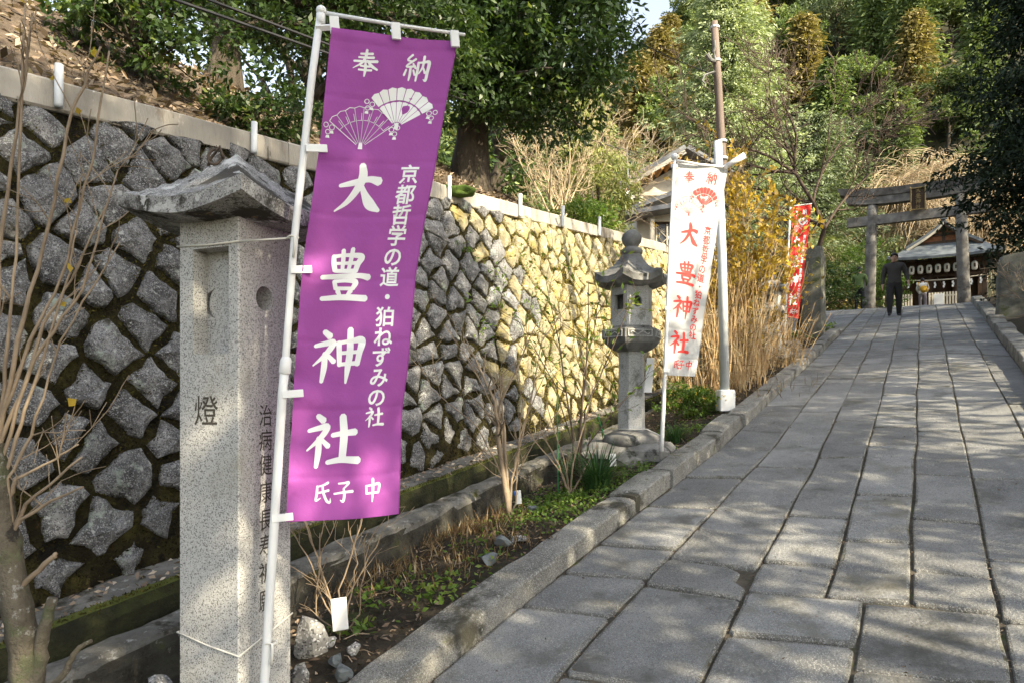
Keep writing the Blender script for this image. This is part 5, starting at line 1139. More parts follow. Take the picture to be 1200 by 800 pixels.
p4 = bank_at(694, 1.9); leafy_tree('laurel_bush', 'rounded green bush at the end of the wall, below the house eave', p4, [((p4.x+.1,p4.y,p4.z+.22),(.38,.36,.26)), ((p4.x-.1,p4.y,p4.z+.36),(.26,.26,.22))], 34, .20, 44, .085, .04, 'lightleaf', .03, p4+Vector((0,0,.8)), 'shrub', ntarget=10, tb=-.05)
p5 = bank_at(672, 1.5); leafy_tree('laurel_bush', 'small pale green bush on the coping behind the grey pipe post', p5, [((p5.x,p5.y,p5.z+.2),(.42,.32,.22))], 26, .13, 40, .06, .025, 'lightleaf', .015, p5+Vector((0,0,.3)), 'shrub', ntarget=6, tb=.1)
# ---- right side: the dark evergreen in the shade
bR = PU(2.7, 20.5); bR = Vector((12.3, 15.2, pz(12.3,15.2)+.3))
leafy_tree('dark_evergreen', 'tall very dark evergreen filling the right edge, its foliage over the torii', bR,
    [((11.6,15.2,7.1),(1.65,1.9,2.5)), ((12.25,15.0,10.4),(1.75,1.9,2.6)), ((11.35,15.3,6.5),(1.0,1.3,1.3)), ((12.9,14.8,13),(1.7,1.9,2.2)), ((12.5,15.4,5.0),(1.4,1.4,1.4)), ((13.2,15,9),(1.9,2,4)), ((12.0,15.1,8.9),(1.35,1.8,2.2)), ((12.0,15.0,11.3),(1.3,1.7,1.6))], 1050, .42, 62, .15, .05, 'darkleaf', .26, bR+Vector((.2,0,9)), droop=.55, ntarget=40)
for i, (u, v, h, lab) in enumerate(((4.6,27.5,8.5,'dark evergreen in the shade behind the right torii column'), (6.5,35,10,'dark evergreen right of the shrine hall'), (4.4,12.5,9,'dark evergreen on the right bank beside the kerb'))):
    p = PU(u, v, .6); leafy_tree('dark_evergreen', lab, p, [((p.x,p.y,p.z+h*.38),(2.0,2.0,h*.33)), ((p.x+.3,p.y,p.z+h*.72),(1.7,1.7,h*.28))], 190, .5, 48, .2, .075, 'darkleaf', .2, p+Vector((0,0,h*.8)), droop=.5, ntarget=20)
p = PU(1.95, 16.2, .15); bare_shrub('bare_shrub', 'pale bare twigs beside the stone marker at the right edge', p, 7, .75, .010, 3, M['twig'], 'shrub', None, fan=.5, spread=.55, kids=(2,4), minr=.004)
for u, v, lab in ((1.9,20.5,'dark leafy shrub on the right bank below the big evergreen'), (2.1,14.6,'dark low shrub at the right edge before the stone marker')):
    p = PU(u, v, .15); leafy_tree('dark_shrub', lab, p, [((p.x,p.y,p.z+.45),(.55,.6,.5)), ((p.x+.4,p.y,p.z+.8),(.6,.6,.5))], 46, .2, 40, .09, .04, 'darkleaf', .03, p+Vector((0,0,.8)), 'shrub', ntarget=10)
# ---- shrubs and trees up by the torii
p = PU(-3.0, 26.0, 0); leafy_tree('camellia_shrub', 'broad dark camellia hedge shrub behind the person in green', p, [((p.x,p.y,p.z+.9),(1.3,1.0,.8)), ((p.x-1.0,p.y,p.z+1.3),(1.1,.9,.8)), ((p.x+.7,p.y+.4,p.z+.6),(.8,.7,.55))], 120, .28, 44, .11, .055, 'oak', .05, p+Vector((0,0,1.3)), 'shrub', ntarget=20)
p = PU(-1.4, 34.0, 0); leafy_tree('green_shrub', 'light green shrub between the left torii column and the man in dark clothes', p, [((p.x,p.y,p.z+1.0),(.9,.9,1.0)), ((p.x-.9,p.y+.3,p.z+2.2),(1.0,.9,1.1))], 100, .28, 44, .12, .05, 'lightleaf', .04, p+Vector((0,0,1.5)), 'shrub', ntarget=14, tb=-.05)
p = PU(-5.5, 37, .3); leafy_tree('green_shrub', 'tall yellowish green shrub behind the left end of the torii', p, [((p.x,p.y,p.z+1.6),(1.6,1.3,1.6)), ((p.x+1.2,p.y,p.z+2.8),(1.3,1.2,1.2))], 110, .36, 40, .16, .06, 'hillyellow', .06, p+Vector((0,0,2.4)), 'shrub', ntarget=14)
def weeping(name, label, base, h, nb, ln, mat, tr, spread, cat='tree', group=None, rt=.016):
    root = empty(name, base, label, cat, group); mb = MB(); mb.smooth = True; tips = []
    branchy(mb, base, (0,0,1), h*.5, tr, 3, .55, (4,6), .55, rt*1.6, 6, 6, tips); mb.build('trunk', M['palebark'], root); tw = MB()
    for k in range(nb):
        q, d = random.choice(tips); a = random.uniform(0, 2*math.pi); o = Vector((math.cos(a)*spread, math.sin(a)*spread, random.uniform(.2,1.1))).normalized(); pts = [q]
        L = ln*random.uniform(.5, 1.15); cur = o
        for i in range(6): cur = (cur + Vector((random.gauss(0,.12), random.gauss(0,.12), -.20 - .06*i))).normalized(); pts.append(pts[-1] + cur*L/6)
        tw.tube(pts, [rt*(1-.5*i/6) for i in range(7)], 3, cap=False)
    tw.build('twigs', mat, root); return root
p = PU(-1.0, 49.5, .2); weeping('weeping_cherry', 'pale bare weeping cherry tree directly behind the torii gate', p, 8.5, 1500, 3.6, M['palebrush'], .22, 1.0)
p = PU(2.6, 53.0, .2); weeping('weeping_cherry', 'pale bare weeping tree behind the shrine hall roof', p, 9.0, 1300, 3.4, M['palebrush'], .22, 1.0)
p = PU(-6.5, 46.0, .2); weeping('weeping_cherry', 'straw coloured bare brush left of the torii, before the forest', p, 6.0, 900, 2.6, M['palebrush'], .15, 1.0, 'tree')
# dark bare plum
pp = PU(-2.5, 17.0, .1); pl = empty('plum_tree', pp, 'dark bare plum tree with spreading twigs above the red banner', 'tree'); mb = MB(); mb.smooth = True; tips = []
tr = [pp, at(957,300,14.8), at(966,268,14.6), at(953,238,14.4), at(932,203,14.2)]; mb.tube(tr, [.085,.065,.05,.04,.03], 8)
for q, d, L in ((tr[2],(.6,.1,1),1.7),(tr[3],(-.8,-.2,.7),1.9),(tr[3],(.2,.3,1),1.7),(tr[4],(-.9,0,.55),1.8),(tr[4],(-.1,-.3,1),1.5),(tr[2],(-.7,.3,.5),1.5),(tr[3],(-1,.2,.2),1.7),(tr[4],(-1,.3,.1),1.5),(tr[1],(-1,-.2,.5),1.4)): branchy(mb, q, d, L, .035, 4, .5, (3,4), .15, .0065, 6, 5, tips)
mb.build('branches', M['darktwig'], pl)
# ---- reeds and yellow leaves left of the path
def reeds(label, c, n, h, sp, lean):
    root = empty('dry_reed_clump', c, label, 'reeds', 'dry reed clumps by the kerb'); st = MB(); QS, TS = [], []
    for k in range(n):
        a = random.uniform(0, 2*math.pi); r = sp*math.sqrt(random.random()); b = Vector((c.x+math.cos(a)*r*1.3, c.y+math.sin(a)*r, 0)); b.z = bz(b.x, b.y)-.03; H = h*random.uniform(.45, 1.05)
        d = Vector((lean[0]+random.gauss(0,.14), lean[1]+random.gauss(0,.12), 1)).normalized(); pts = [b]; cur = d
        for i in range(7): cur = (cur + Vector((random.gauss(0,.05)+lean[0]*.12, random.gauss(0,.05), -.012*i))).normalized(); pts.append(pts[-1]+cur*H/7)
        rr = random.uniform(.0035,.009); st.tube(pts, [rr*(1-.5*i/7) for i in range(8)], 3, cap=False)
        m = 5; P = np.array([pts[random.randint(0,6)].lerp(pts[random.randint(1,7)], .5) for _ in range(m)]); D = NPR.normal(size=(m,3))*.45 + np.array([0,0,.5]) ; D[:,2] -= NPR.random(m)*1.0
        QS.append(leaf_quads(P, D, NPR.uniform(.12,.34,m), NPR.uniform(.005,.013,m), .4)); TS.append(np.clip(NPR.normal(.5,.33,m),0,1))
    st.build('stems', M['reedstem'], root); leaves_obj('dry_leaves', np.concatenate(QS), np.concatenate(TS), M['straw'], root); return root
M['reedstem'] = pmat('reed_stem', [(.3,(.16,.085,.035)),(.5,(.36,.24,.11)),(.7,(.58,.46,.27))], scale=5, rough=.7, bump=0)
reeds('tall straw coloured reed clump right behind the slender steel pole', Vector((2.95,8.95,1.8)), 95, 1.75, .30, (.02,.02)); reeds('dense tan reed clump between the steel pole and the small stone lantern', Vector((3.2,9.85,1.9)), 140, 1.9, .36, (.04,.02)); reeds('tan reeds left of the steel pole, behind the white banner', Vector((2.4,8.7,1.6)), 90, 1.75, .34, (-.03,0)); reeds('short leaning pale reeds at the kerb below the red banner', Vector((4.05,10.45,2.0)), 70, .95, .30, (.12,-.05))
for lab, px, py, d, n, L, sx in (('tall shrub with orange yellow leaves right of the steel pole', 864, 385, 9.7, 2000, 1.1, .85), ('shrub with golden leaves rising behind the white banner and pole', 838, 330, 9.9, 420, 1.0, .7), ('small golden leaved shrub around the top of the red banner', 925, 370, 12.4, 170, .95, .6)):
    p = at(px, py, d); p.z = bz(p.x, p.y) if py > 350 else p.z-.4
    bare_shrub('golden_shrub', lab, p, 7, L*1.25, .014, 3, M['twig'], 'shrub', 'golden leaved shrubs by the path', fan=.28*sx, spread=.42, kids=(2,4), up=.6, minr=.003, leaf=('yellowleaf', n*2, .085, .048, 0))
# ---- leaf litter and growth on wall, ledge and bed
N = 15000; s = -4 + 14*NPR.random(N)**1.1; n = 1.04 + 2.4*NPR.random(N)**1.2
P = np.array([BK(a, b, .012) for a, b in zip(s, n)]); D = NPR.normal(size=(N,3)); D[:,2] *= .35
leaves_obj('leaf_litter', leaf_quads(P, D, NPR.uniform(.05,.10,N), NPR.uniform(.022,.045,N), .3), np.clip(NPR.normal(.5,.25,N),0,1), M['litter'], kind='stuff')
N = 900; s = -4 + 12*NPR.random(N); n = .27 - .26*NPR.random(N)**1.6; P = np.array([WP(a, b, .022) for a, b in zip(s, n)]); D = NPR.normal(size=(N,3)); D[:,2] *= .25
leaves_obj('ledge_litter', leaf_quads(P, D, NPR.uniform(.03,.075,N), NPR.uniform(.012,.028,N), .3), np.clip(NPR.normal(.7,.25,N),0,1), M['litter'], kind='stuff')
N = 5200; s = -3 + 12*NPR.random(N); t = NPR.random(N); P = np.array([bedp(a, b)+Vector((0,0,.012)) for a, b in zip(s, t)]); D = NPR.normal(size=(N,3)); D[:,2] *= .4
leaves_obj('bed_litter', leaf_quads(P, D, NPR.uniform(.012,.055,N), NPR.uniform(.005,.022,N), .3), np.clip(NPR.normal(.28,.25,N),0,1), M['litter'], kind='stuff')
N = 34000; s = -1.9 + 11*NPR.random(N)**1.25; q = (SL-.02)*NPR.random(N)**1.15
P = np.array([backing(a, b)+FN*.006 for a, b in zip(s, q)]); D = NPR.normal(size=(N,3))*.6 + np.array(FN)*.7 + np.array([0,0,.5])
leaves_obj('moss_tufts', leaf_quads(P, D, NPR.uniform(.010,.026,N), NPR.uniform(.006,.013,N), .3), np.clip(NPR.normal(.34,.2,N) + .22*np.sin(s*2.1+q*1.7) + .25*(s > 3.4), 0, 1), M['mossleaf'], wall, kind='stuff')  # tint raised on the far stretch to paint sunlight into the moss
N = 9000; s = -3 + 11*NPR.random(N)**1.2; n = .05 - .075*NPR.random(N); P = np.array([WP(a, b, .004 if b > -.01 else -.13*NPR.random()) for a, b in zip(s, n)]); D = NPR.normal(size=(N,3))*.6 + np.array([.2,-.1,.9])
leaves_obj('channel_moss', leaf_quads(P, D, NPR.uniform(.008,.02,N), NPR.uniform(.005,.010,N), .3), np.clip(NPR.normal(.55,.2,N),0,1), M['mossleaf'], wall, kind='stuff')
for nm, gold in (('moss_fringe', False), ('sun_tinted_moss_fringe', True)):  # gold: fringe round the sun-tinted stones, sunlight in its colour
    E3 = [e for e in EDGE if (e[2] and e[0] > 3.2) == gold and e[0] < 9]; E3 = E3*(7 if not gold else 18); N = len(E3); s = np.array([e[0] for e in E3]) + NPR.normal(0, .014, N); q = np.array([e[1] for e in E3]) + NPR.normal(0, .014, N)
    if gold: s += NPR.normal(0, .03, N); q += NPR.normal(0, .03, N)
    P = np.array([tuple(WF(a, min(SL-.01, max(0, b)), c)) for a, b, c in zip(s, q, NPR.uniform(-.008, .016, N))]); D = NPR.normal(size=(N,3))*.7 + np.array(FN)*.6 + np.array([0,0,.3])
    leaves_obj(nm, leaf_quads(P, D, NPR.uniform(.008,.022,N), NPR.uniform(.005,.011,N), .3), np.clip(NPR.normal(.36 if not gold else .55,.2,N) + .15*np.sin(s*2.1+q*1.7), 0, 1), M['moss_suntint' if gold else 'mossleaf'], wall, kind='stuff')
def wall_px(px, py):
    "point on the wall face seen at a pixel"
    r = ray(px, py); o = Vector((0,0,CAMZ)); p0 = WF(0,0); nn = (WF(1,0)-p0).cross(WF(0,1)-p0); k = (p0-o).dot(nn)/r.dot(nn); return o + r*k
QS, TS = [], []
for px, py, sp, m in ((575,335,.25,70),(605,300,.2,40),(620,360,.28,80),(560,390,.2,40),(640,420,.25,50),(540,300,.15,30),(700,330,.3,70),(710,390,.3,60),(690,440,.3,50)):
    c = wall_px(px, py)+FN*.04; Pq = np.array(c) + NPR.normal(size=(m,3))*sp*np.array([.5,.5,.6]); Pq += np.array(FN)*(((np.array(c)-Pq)@np.array(FN)) + NPR.uniform(.0,.09,m))[:,None]
    QS.append(leaf_quads(Pq, NPR.normal(size=(m,3))+np.array(FN)*.8, NPR.uniform(.03,.07,m), NPR.uniform(.012,.025,m))); TS.append(np.clip(NPR.normal(.55,.25,m),0,1))
leaves_obj('wall_weeds', np.concatenate(QS), np.concatenate(TS), M['ground'], kind='stuff')
c = bank_at(528, .78); c.z = WP(s_at(528,.70), .70, WH+.15).z; mb = MB(); mb.smooth = True; mb.blob(WP(s_at(530,.74), .74, WH+.10), (.22,.12,.065), 5, .5, 3); mb.build
o = mb.build('moss_cushion', pmat('bright_moss', [(.3,(.03,.055,.01)),(.7,(.09,.14,.025))], scale=14, rough=1, bump=1, bscale=60), None, WP(s_at(530,.66), .66, WH)); tag(o, 'bright green moss cushion growing over the coping beside the purple banner', 'moss')
# bits of leaf, moss and grit lodged in the path's joints
PJ = []
for k in range(0, 7):
    for _ in range(420): v = 2.0 + 14*random.random()**1.8; PJ.append(PU(ju(k, v)+random.gauss(0,.007)+(.012 if k == 0 else 0), v, random.uniform(-.010,.002)))
for _ in range(260): u, v = random.uniform(-1.7,.9), 2.2+10*random.random()**1.6; PJ.append(PU(u, v, .009))
PJ = np.array([tuple(q) for q in PJ]); N = len(PJ); D = NPR.normal(size=(N,3)); D[:,2] *= .3
leaves_obj('joint_debris', leaf_quads(PJ, D, NPR.uniform(.006,.022,N), NPR.uniform(.004,.010,N), .2), np.clip(NPR.normal(.3,.25,N),0,1), M['litter'], kind='stuff')
tw = MB()
for k in range(260):
    a, b = random.uniform(-2.6, 8.5), random.random(); q = bedp(a, b) + Vector((0,0,.008)); d = Vector((random.gauss(0,1), random.gauss(0,1), random.gauss(0,.12))).normalized()*random.uniform(.04,.16); tw.tube([q, q+d*.5+Vector((0,0,random.uniform(0,.02))), q+d], random.uniform(.0012,.003), 3, cap=False)
tag(tw.build('fallen_twigs', M['twig']), kind='stuff')
# ground cover in the bed
QS, TS = [], []
def cover(px, py, sp, m, L, up=.5, tb=0):
    c = bed(px, py); q = NPR.normal(size=(m,2))*sp; P = np.array([(c.x+a, c.y+b, bz(c.x+a, c.y+b)) for a, b in q])
    ok = np.array([uvof(x, y)[0] < kin(uvof(x, y)[1])-.20 for x, y, _ in P]); P = P[ok]; m = len(P); P[:,2] += NPR.uniform(.005,.05,m)
    D = NPR.normal(size=(m,3)); D[:,2] = np.abs(D[:,2])*up; QS.append(leaf_quads(P, D, L*NPR.uniform(.6,1.3,m), L*.62*NPR.uniform(.6,1.2,m))); TS.append(np.clip(NPR.normal(.5+tb,.22,m),0,1))
for a in ((640,600,.22,650,.032),(690,588,.25,800,.03),(735,560,.2,600,.03),(650,585,.2,400,.032),(550,640,.12,50,.038),(500,700,.10,70,.040,.5,.2),(470,690,.10,36,.042),(430,705,.08,40,.044),(415,745,.06,40,.045,.5,.1),(530,690,.11,60,.038),(565,660,.10,50,.038),(780,512,.22,420,.035),(830,505,.25,260,.03),(760,540,.14,300,.03),(940,393,.5,500,.06),(960,385,.4,400,.06)): cover(*a)
leaves_obj('ground_cover', np.concatenate(QS), np.concatenate(TS), M['ground'], kind='stuff')
QS, TS = [], []
for px, py, sp, m, h in ((500,640,.18,240,.12),(540,625,.18,260,.13),(575,620,.16,220,.14),(470,665,.15,140,.11),(430,655,.16,140,.12),(400,690,.15,160,.12),(520,665,.2,240,.09),(600,640,.12,90,.12),(880,460,.35,120,.2),(450,690,.2,60,.1)):
    c = bed(px, py); q = NPR.normal(size=(m,2))*sp; P = np.array([(c.x+a, c.y+b, bz(c.x+a, c.y+b)) for a, b in q]); D = NPR.normal(size=(m,3))*.4 + np.array([0,0,1]); QS.append(leaf_quads(P, D, h*NPR.uniform(.3,1.1,m), NPR.uniform(.004,.011,m), .4)); TS.append(np.clip(NPR.normal(.22,.25,m),0,1))
leaves_obj('dry_grass', np.concatenate(QS), np.concatenate(TS), M['straw'], kind='stuff')
# strap-leaved clumps
def strap(label, c, n, h, w, mat, seed, lean=.6):
    root = empty('grass_clump', c, label, 'grass clump'); Q = []; T = []
    for k in range(n):
        a = random.uniform(0, 2*math.pi); b = Vector(c)+Vector((math.cos(a), math.sin(a), 0))*random.uniform(0,.10); o = Vector((math.cos(a), math.sin(a), 0)); H = h*random.uniform(.6,1.15); le = random.uniform(.2,1)*lean; sd = Vector((-o.y,o.x,0)); prev = None; tt = random.gauss(.5,.2)
        for i in range(6):
            t = i/5; p = b + Vector((0,0,1))*H*(t - .55*le*t*t*1.3) + o*H*le*t*t*.95 + o*H*.12*t; ww = w*(1-t)**.6*.5+.0006; cur = (p+sd*ww, p-sd*ww)
            if prev: Q.append([prev[0], prev[1], cur[1], cur[0]]); T.append(tt)
            prev = cur
    leaves_obj('leaves', np.array([[tuple(x) for x in q] for q in Q]), np.clip(np.array(T),0,1), M[mat], root); return root
c = bed(700, 575); strap('lush dark green strap leaved clump spilling over the kerb below the lantern', c, 210, .42, .012, 'grass', 1, .9)
c = bed(672, 572); strap('thin upright green clump left of the strap leaved one', c, 60, .36, .008, 'grass', 2, .4)
c = bed(792, 520); strap('dark green grass tuft at the foot of the white banner pole', c, 110, .26, .009, 'grass', 3, .8)
p = bed(815, 490); root = leafy_tree('flowering_bush', 'low green bush dotted with yellow flowers beside the concrete pole foot', p, [((p.x,p.y,p.z+.16),(.38,.3,.17)), ((p.x-.25,p.y-.1,p.z+.2),(.25,.2,.16)), ((p.x+.2,p.y+.2,p.z+.13),(.3,.25,.14))], 80, .09, 36, .042, .02, 'lightleaf', .010, p+Vector((0,0,.25)), 'shrub', ntarget=14, tb=-.2)
m = 90; P = np.array(p) + NPR.normal(size=(m,3))*np.array([.22,.18,.05]) + np.array([0,0,.26]); leaves_obj('flowers', leaf_quads(P, NPR.normal(size=(m,3))+np.array([0,-.6,.5]), .025, .022), NPR.uniform(.6,1,m), M['yellowleaf'], root, kind='stuff')
# bare shrubs in the bed
def fromto(mb, tips, pts, r0, r1, d, twigs=3, L=.25):
    mb.mi = 1 if r0 < .0115 else 0
    P = [at(x, y, d + (q[0] if q else 0)) for x, y, *q in pts]; R_ = [r0+(r1-r0)*i/(len(P)-1) for i in range(len(P))]
    fine = []; fr_ = []
    for i in range(len(P)-1):
        for t in (0, .2, .4, .6, .8): fine.append(P[i].lerp(P[i+1], t) + Vector((NZ(P[i].x*9+t*3, d), NZ(P[i].z*9+t*3, d, 3), 0))*.012); fr_.append((R_[i]+(R_[i+1]-R_[i])*t)*(1+.18*NZ(t*4+i*3, r0*90)))
    fine.append(P[-1]); fr_.append(R_[-1]); fine[0] = P[0]; mb.tube(fine, fr_, 6); tips += [(q, (P[-1]-P[0]).normalized()) for q in fine[5:]]
    for k in range(twigs):
        i = random.randint(len(fine)//3, len(fine)-1); dd = ((P[-1]-P[0]).normalized() + Vector((random.gauss(0,.5), random.gauss(0,.5), random.gauss(0,.35)))).normalized(); branchy(mb, fine[i], dd, L*random.uniform(.5,1), fr_[i]*.6, 1, .45, (1,3), .2, .0016, 4, 4, tips)
def px_shrub(name, label, basepx, stems, mat, leaf=None, cat='shrub', d=None):
    b = bed(*basepx) if d is None else at(basepx[0], basepx[1], d); D = b.y if d is None else d
    def ex(mb, tips):
        for pts, r0, r1, tw, L in stems: fromto(mb, tips, [basepx]+pts, r0, r1, D, tw, L)
    return bare_shrub(name, label, b, 0, 1, .01, 0, mat, cat, 'bare shrubs in the planting bed', extra=ex, leaf=leaf)
px_shrub('bare_shrub', 'bare twiggy shrub with a thick stem in the bed, midway between purple banner and lantern', (597,608),
    [([(585,520),(580,470),(545,395)], .026,.004,9,.4), ([(592,520),(588,470),(632,372)], .017,.003,8,.4), ([(600,560),(612,500),(640,435)], .012,.003,6,.3), ([(600,560),(622,470),(635,400),(665,360)], .009,.0025,6,.3), ([(590,560),(560,500),(505,455)], .010,.0025,6,.35), ([(588,500),(560,440),(520,380)], .008,.002,7,.35), ([(598,570),(625,520),(655,480)], .008,.0025,4,.25), ([(604,590),(607,540),(612,470),(600,410)], .008,.002,5,.3)], M['twig'])
px_shrub('leafing_shrub', 'slender shrub with few green leaves standing before the sunlit wall and lantern', (676,575),
    [([(680,500),(688,420),(690,330)], .014,.003,7,.4), ([(670,500),(655,400),(640,330)], .010,.0025,7,.4), ([(686,480),(712,420),(745,345)], .010,.0025,7,.35), ([(690,520),(720,480),(760,440)], .008,.002,6,.3), ([(684,440),(700,370),(735,300)], .007,.002,6,.35), ([(672,520),(650,450),(612,380)], .007,.002,5,.3)], M['darktwig'], ('lightleaf', 330, .060, .022, .1))
px_shrub('bare_shrub', 'pale cut stems rising among the strap leaves left of the lantern', (668,582), [([(655,545),(632,500)], .010,.005,2,.15), ([(672,540),(690,480),(695,450)], .009,.003,3,.2), ([(664,550),(640,470)], .008,.004,3,.2), ([(680,560),(700,520)], .009,.005,1,.12), ([(660,556),(618,505)], .008,.004,2,.2)], M['twig'])
px_shrub('bare_shrub', 'thin bare stems right of the granite pillar, behind the white tag', (400,745),
    [([(385,690),(352,600)], .006,.003,4,.2), ([(398,690),(420,620),(428,590)], .006,.0025,4,.2), ([(410,700),(418,660),(408,610)], .005,.002,4,.2), ([(378,700),(360,650),(340,620)], .005,.002,3,.2), ([(405,700),(440,640),(455,610)], .005,.002,4,.2), ([(370,720),(375,640),(380,600)], .005,.002,4,.18), ([(390,720),(372,660),(395,605)], .0045,.002,4,.2), ([(420,720),(424,680),(432,640)], .005,.002,3,.15)], M['twig'])
px_shrub('bare_shrub', 'gnarled grey bare shrub at the lower left corner, its pale shoots crossing the wall', (34,830),
    [([(28,760),(14,680),(4,600),(-6,520)], .047,.028,0,.3), ([(44,790),(50,740),(62,700)], .024,.014,0,.1), ([(20,690),(62,652),(66,648)], .010,.006,0,.1), ([(8,640),(30,590),(96,535)], .009,.003,2,.2), ([(6,620),(60,586),(98,570)], .007,.003,2,.2), ([(2,600),(20,560),(60,540),(92,520)], .007,.0025,3,.2),
     ([(-2,520),(20,400),(58,260),(84,130),(118,55)], .008,.003,4,.22), ([(0,500),(34,400),(70,330),(108,190),(128,60)], .006,.0025,3,.22), ([(-4,540),(6,430),(18,300),(30,0)], .007,.003,3,.2), ([(0,520),(40,420),(96,340),(138,200)], .008,.002,4,.2), ([(2,540),(50,380),(82,330),(125,240)], .007,.002,4,.2), ([(4,560),(30,480),(78,330),(90,270)], .007,.002,3,.2), ([(-6,500),(-2,300),(24,120),(38,20)], .008,.003,3,.2), ([(10,560),(36,510),(70,400),(140,285)], .006,.002,4,.2), ([(74,790),(90,760),(107,750)], .012,.006,0,.1)], M['greytwig'], ('yellowleaf', 9, .03, .025, .1), d=2.0)
for lab, pts in (('upright thin green plant stake in front of the lower wall', ((654,580),(653,448))), ('thin green plant stake leaning beside the lantern base', ((719,545),(701,488)))):
    b = bed(*pts[0]); mb = MB(); mb.tube([b, at(*pts[1], b.y)], .0055, 6); mb.lathe(at(*pts[1], b.y), [(.007,-.01),(.007,.004),(.003,.01)], 6); tag(mb.build('plant_stake', flat('green_plastic', (.04,.26,.08), .4), None, b), lab, 'stake', 'green plant stakes')
# plant tags
for lab, (x0,y0,x1,y1), rz, col in (('white blank plant tag on a stick near the granite pillar', (389,738,407,700), .35, 'white'), ('small white plant tag hanging low on the bare twiggy shrub', (604,590,611,574), .2, 'white'), ('small white plant tag standing before the lantern base', (714,546,722,531), -.2, 'white')):
    b = bed((x0+x1)/2, y0+12); dd = b.y; mb = MB(); c = at((x0+x1)/2, (y0+y1)/2, dd-.02); w, h = (x1-x0)/800*dd, (y0-y1)/800*dd; Mx = Matrix.Rotation(rz,3,'Z') @ Matrix.Rotation(R(-4),3,'Y')
    root = empty('plant_tag', b, lab, 'tag', 'plant tags in the bed'); mb.box(c, (w,.006,h), Mx, bev=.002); mb.build('plate', M['white'], root); s_ = MB(); s_.tube([b-Vector((0,0,.03)), c+Vector((0,.006,0))], .004, 5); s_.build('stick', M['twig'], root)
    if x0 == 604: k_ = MB(); k_.box(c+Vector((-.025,-.005,.03)), (.035,.02,.03), Mx, bev=.005); k_.build('clip', flat('blue_plastic', (.03,.10,.35), .4), root)
# rocks
for lab, px, py, r, mat, fl in (('big angular pale grey stone against the granite pillar foot', 362,772,(.085,.075,.13),'rock',.4), ('small pale stone right of the big angular one', 387,762,(.038,.035,.026),'rock',.3), ('blue grey stone below the small pale one', 393,782,(.045,.04,.032),'bluerock',.3), ('tan cobble near the kerb by the pillar', 414,768,(.05,.036,.028),'rock',.3), ('rounded grey stone at the bottom edge by the pillar', 352,800,(.07,.05,.05),'rock',.3), ('second blue grey stone at the bottom edge', 402,800,(.055,.05,.04),'bluerock',.3), ('flat grey stone at the back of the kerb joint', 574,662,(.10,.07,.035),'bluerock',.2), ('pale flat stone resting by the raised kerb block', 611,634,(.085,.065,.018),'rock',.2), ('dark stone behind the pale flat one', 592,640,(.08,.07,.05),'bluerock',.3), ('small dark stone below the bare twiggy shrub', 623,602,(.06,.05,.04),'bluerock',.3), ('pale pebble near the concrete pole foot', 868,478,(.05,.05,.035),'rock',.3), ('white pebble on the lantern foot', 700,574,(.03,.03,.02),'rock',.3), ('pale stone at the left foot of the granite pillar', 190,806,(.07,.05,.035),'rock',.3)):
    b = bed(px, py) if px > 300 else at(px, py, 2.7)
    mb = MB(); bmv = len(lab); mb.blob((0,0,0), r, bmv, .55, 2); Mz = Matrix.Rotation(random.uniform(0,3),3,'Z')
    pts = [Mz @ Vector(v) for v in mb.v]
    for k in range(9):                                              # chip flat facets
        nrm = Vector((random.gauss(0,1), random.gauss(0,1), random.gauss(0,.7))).normalized(); lim = .62*max(q.dot(nrm) for q in pts)
        pts = [q - nrm*max(0, q.dot(nrm)-lim)*.95 for q in pts]
    mb.v = [tuple(b + Vector((0,0,r[2]*.55)) + q) for q in pts]; tag(mb.build('rock', M[mat], None, b), lab, 'rock', 'loose stones in the bed')
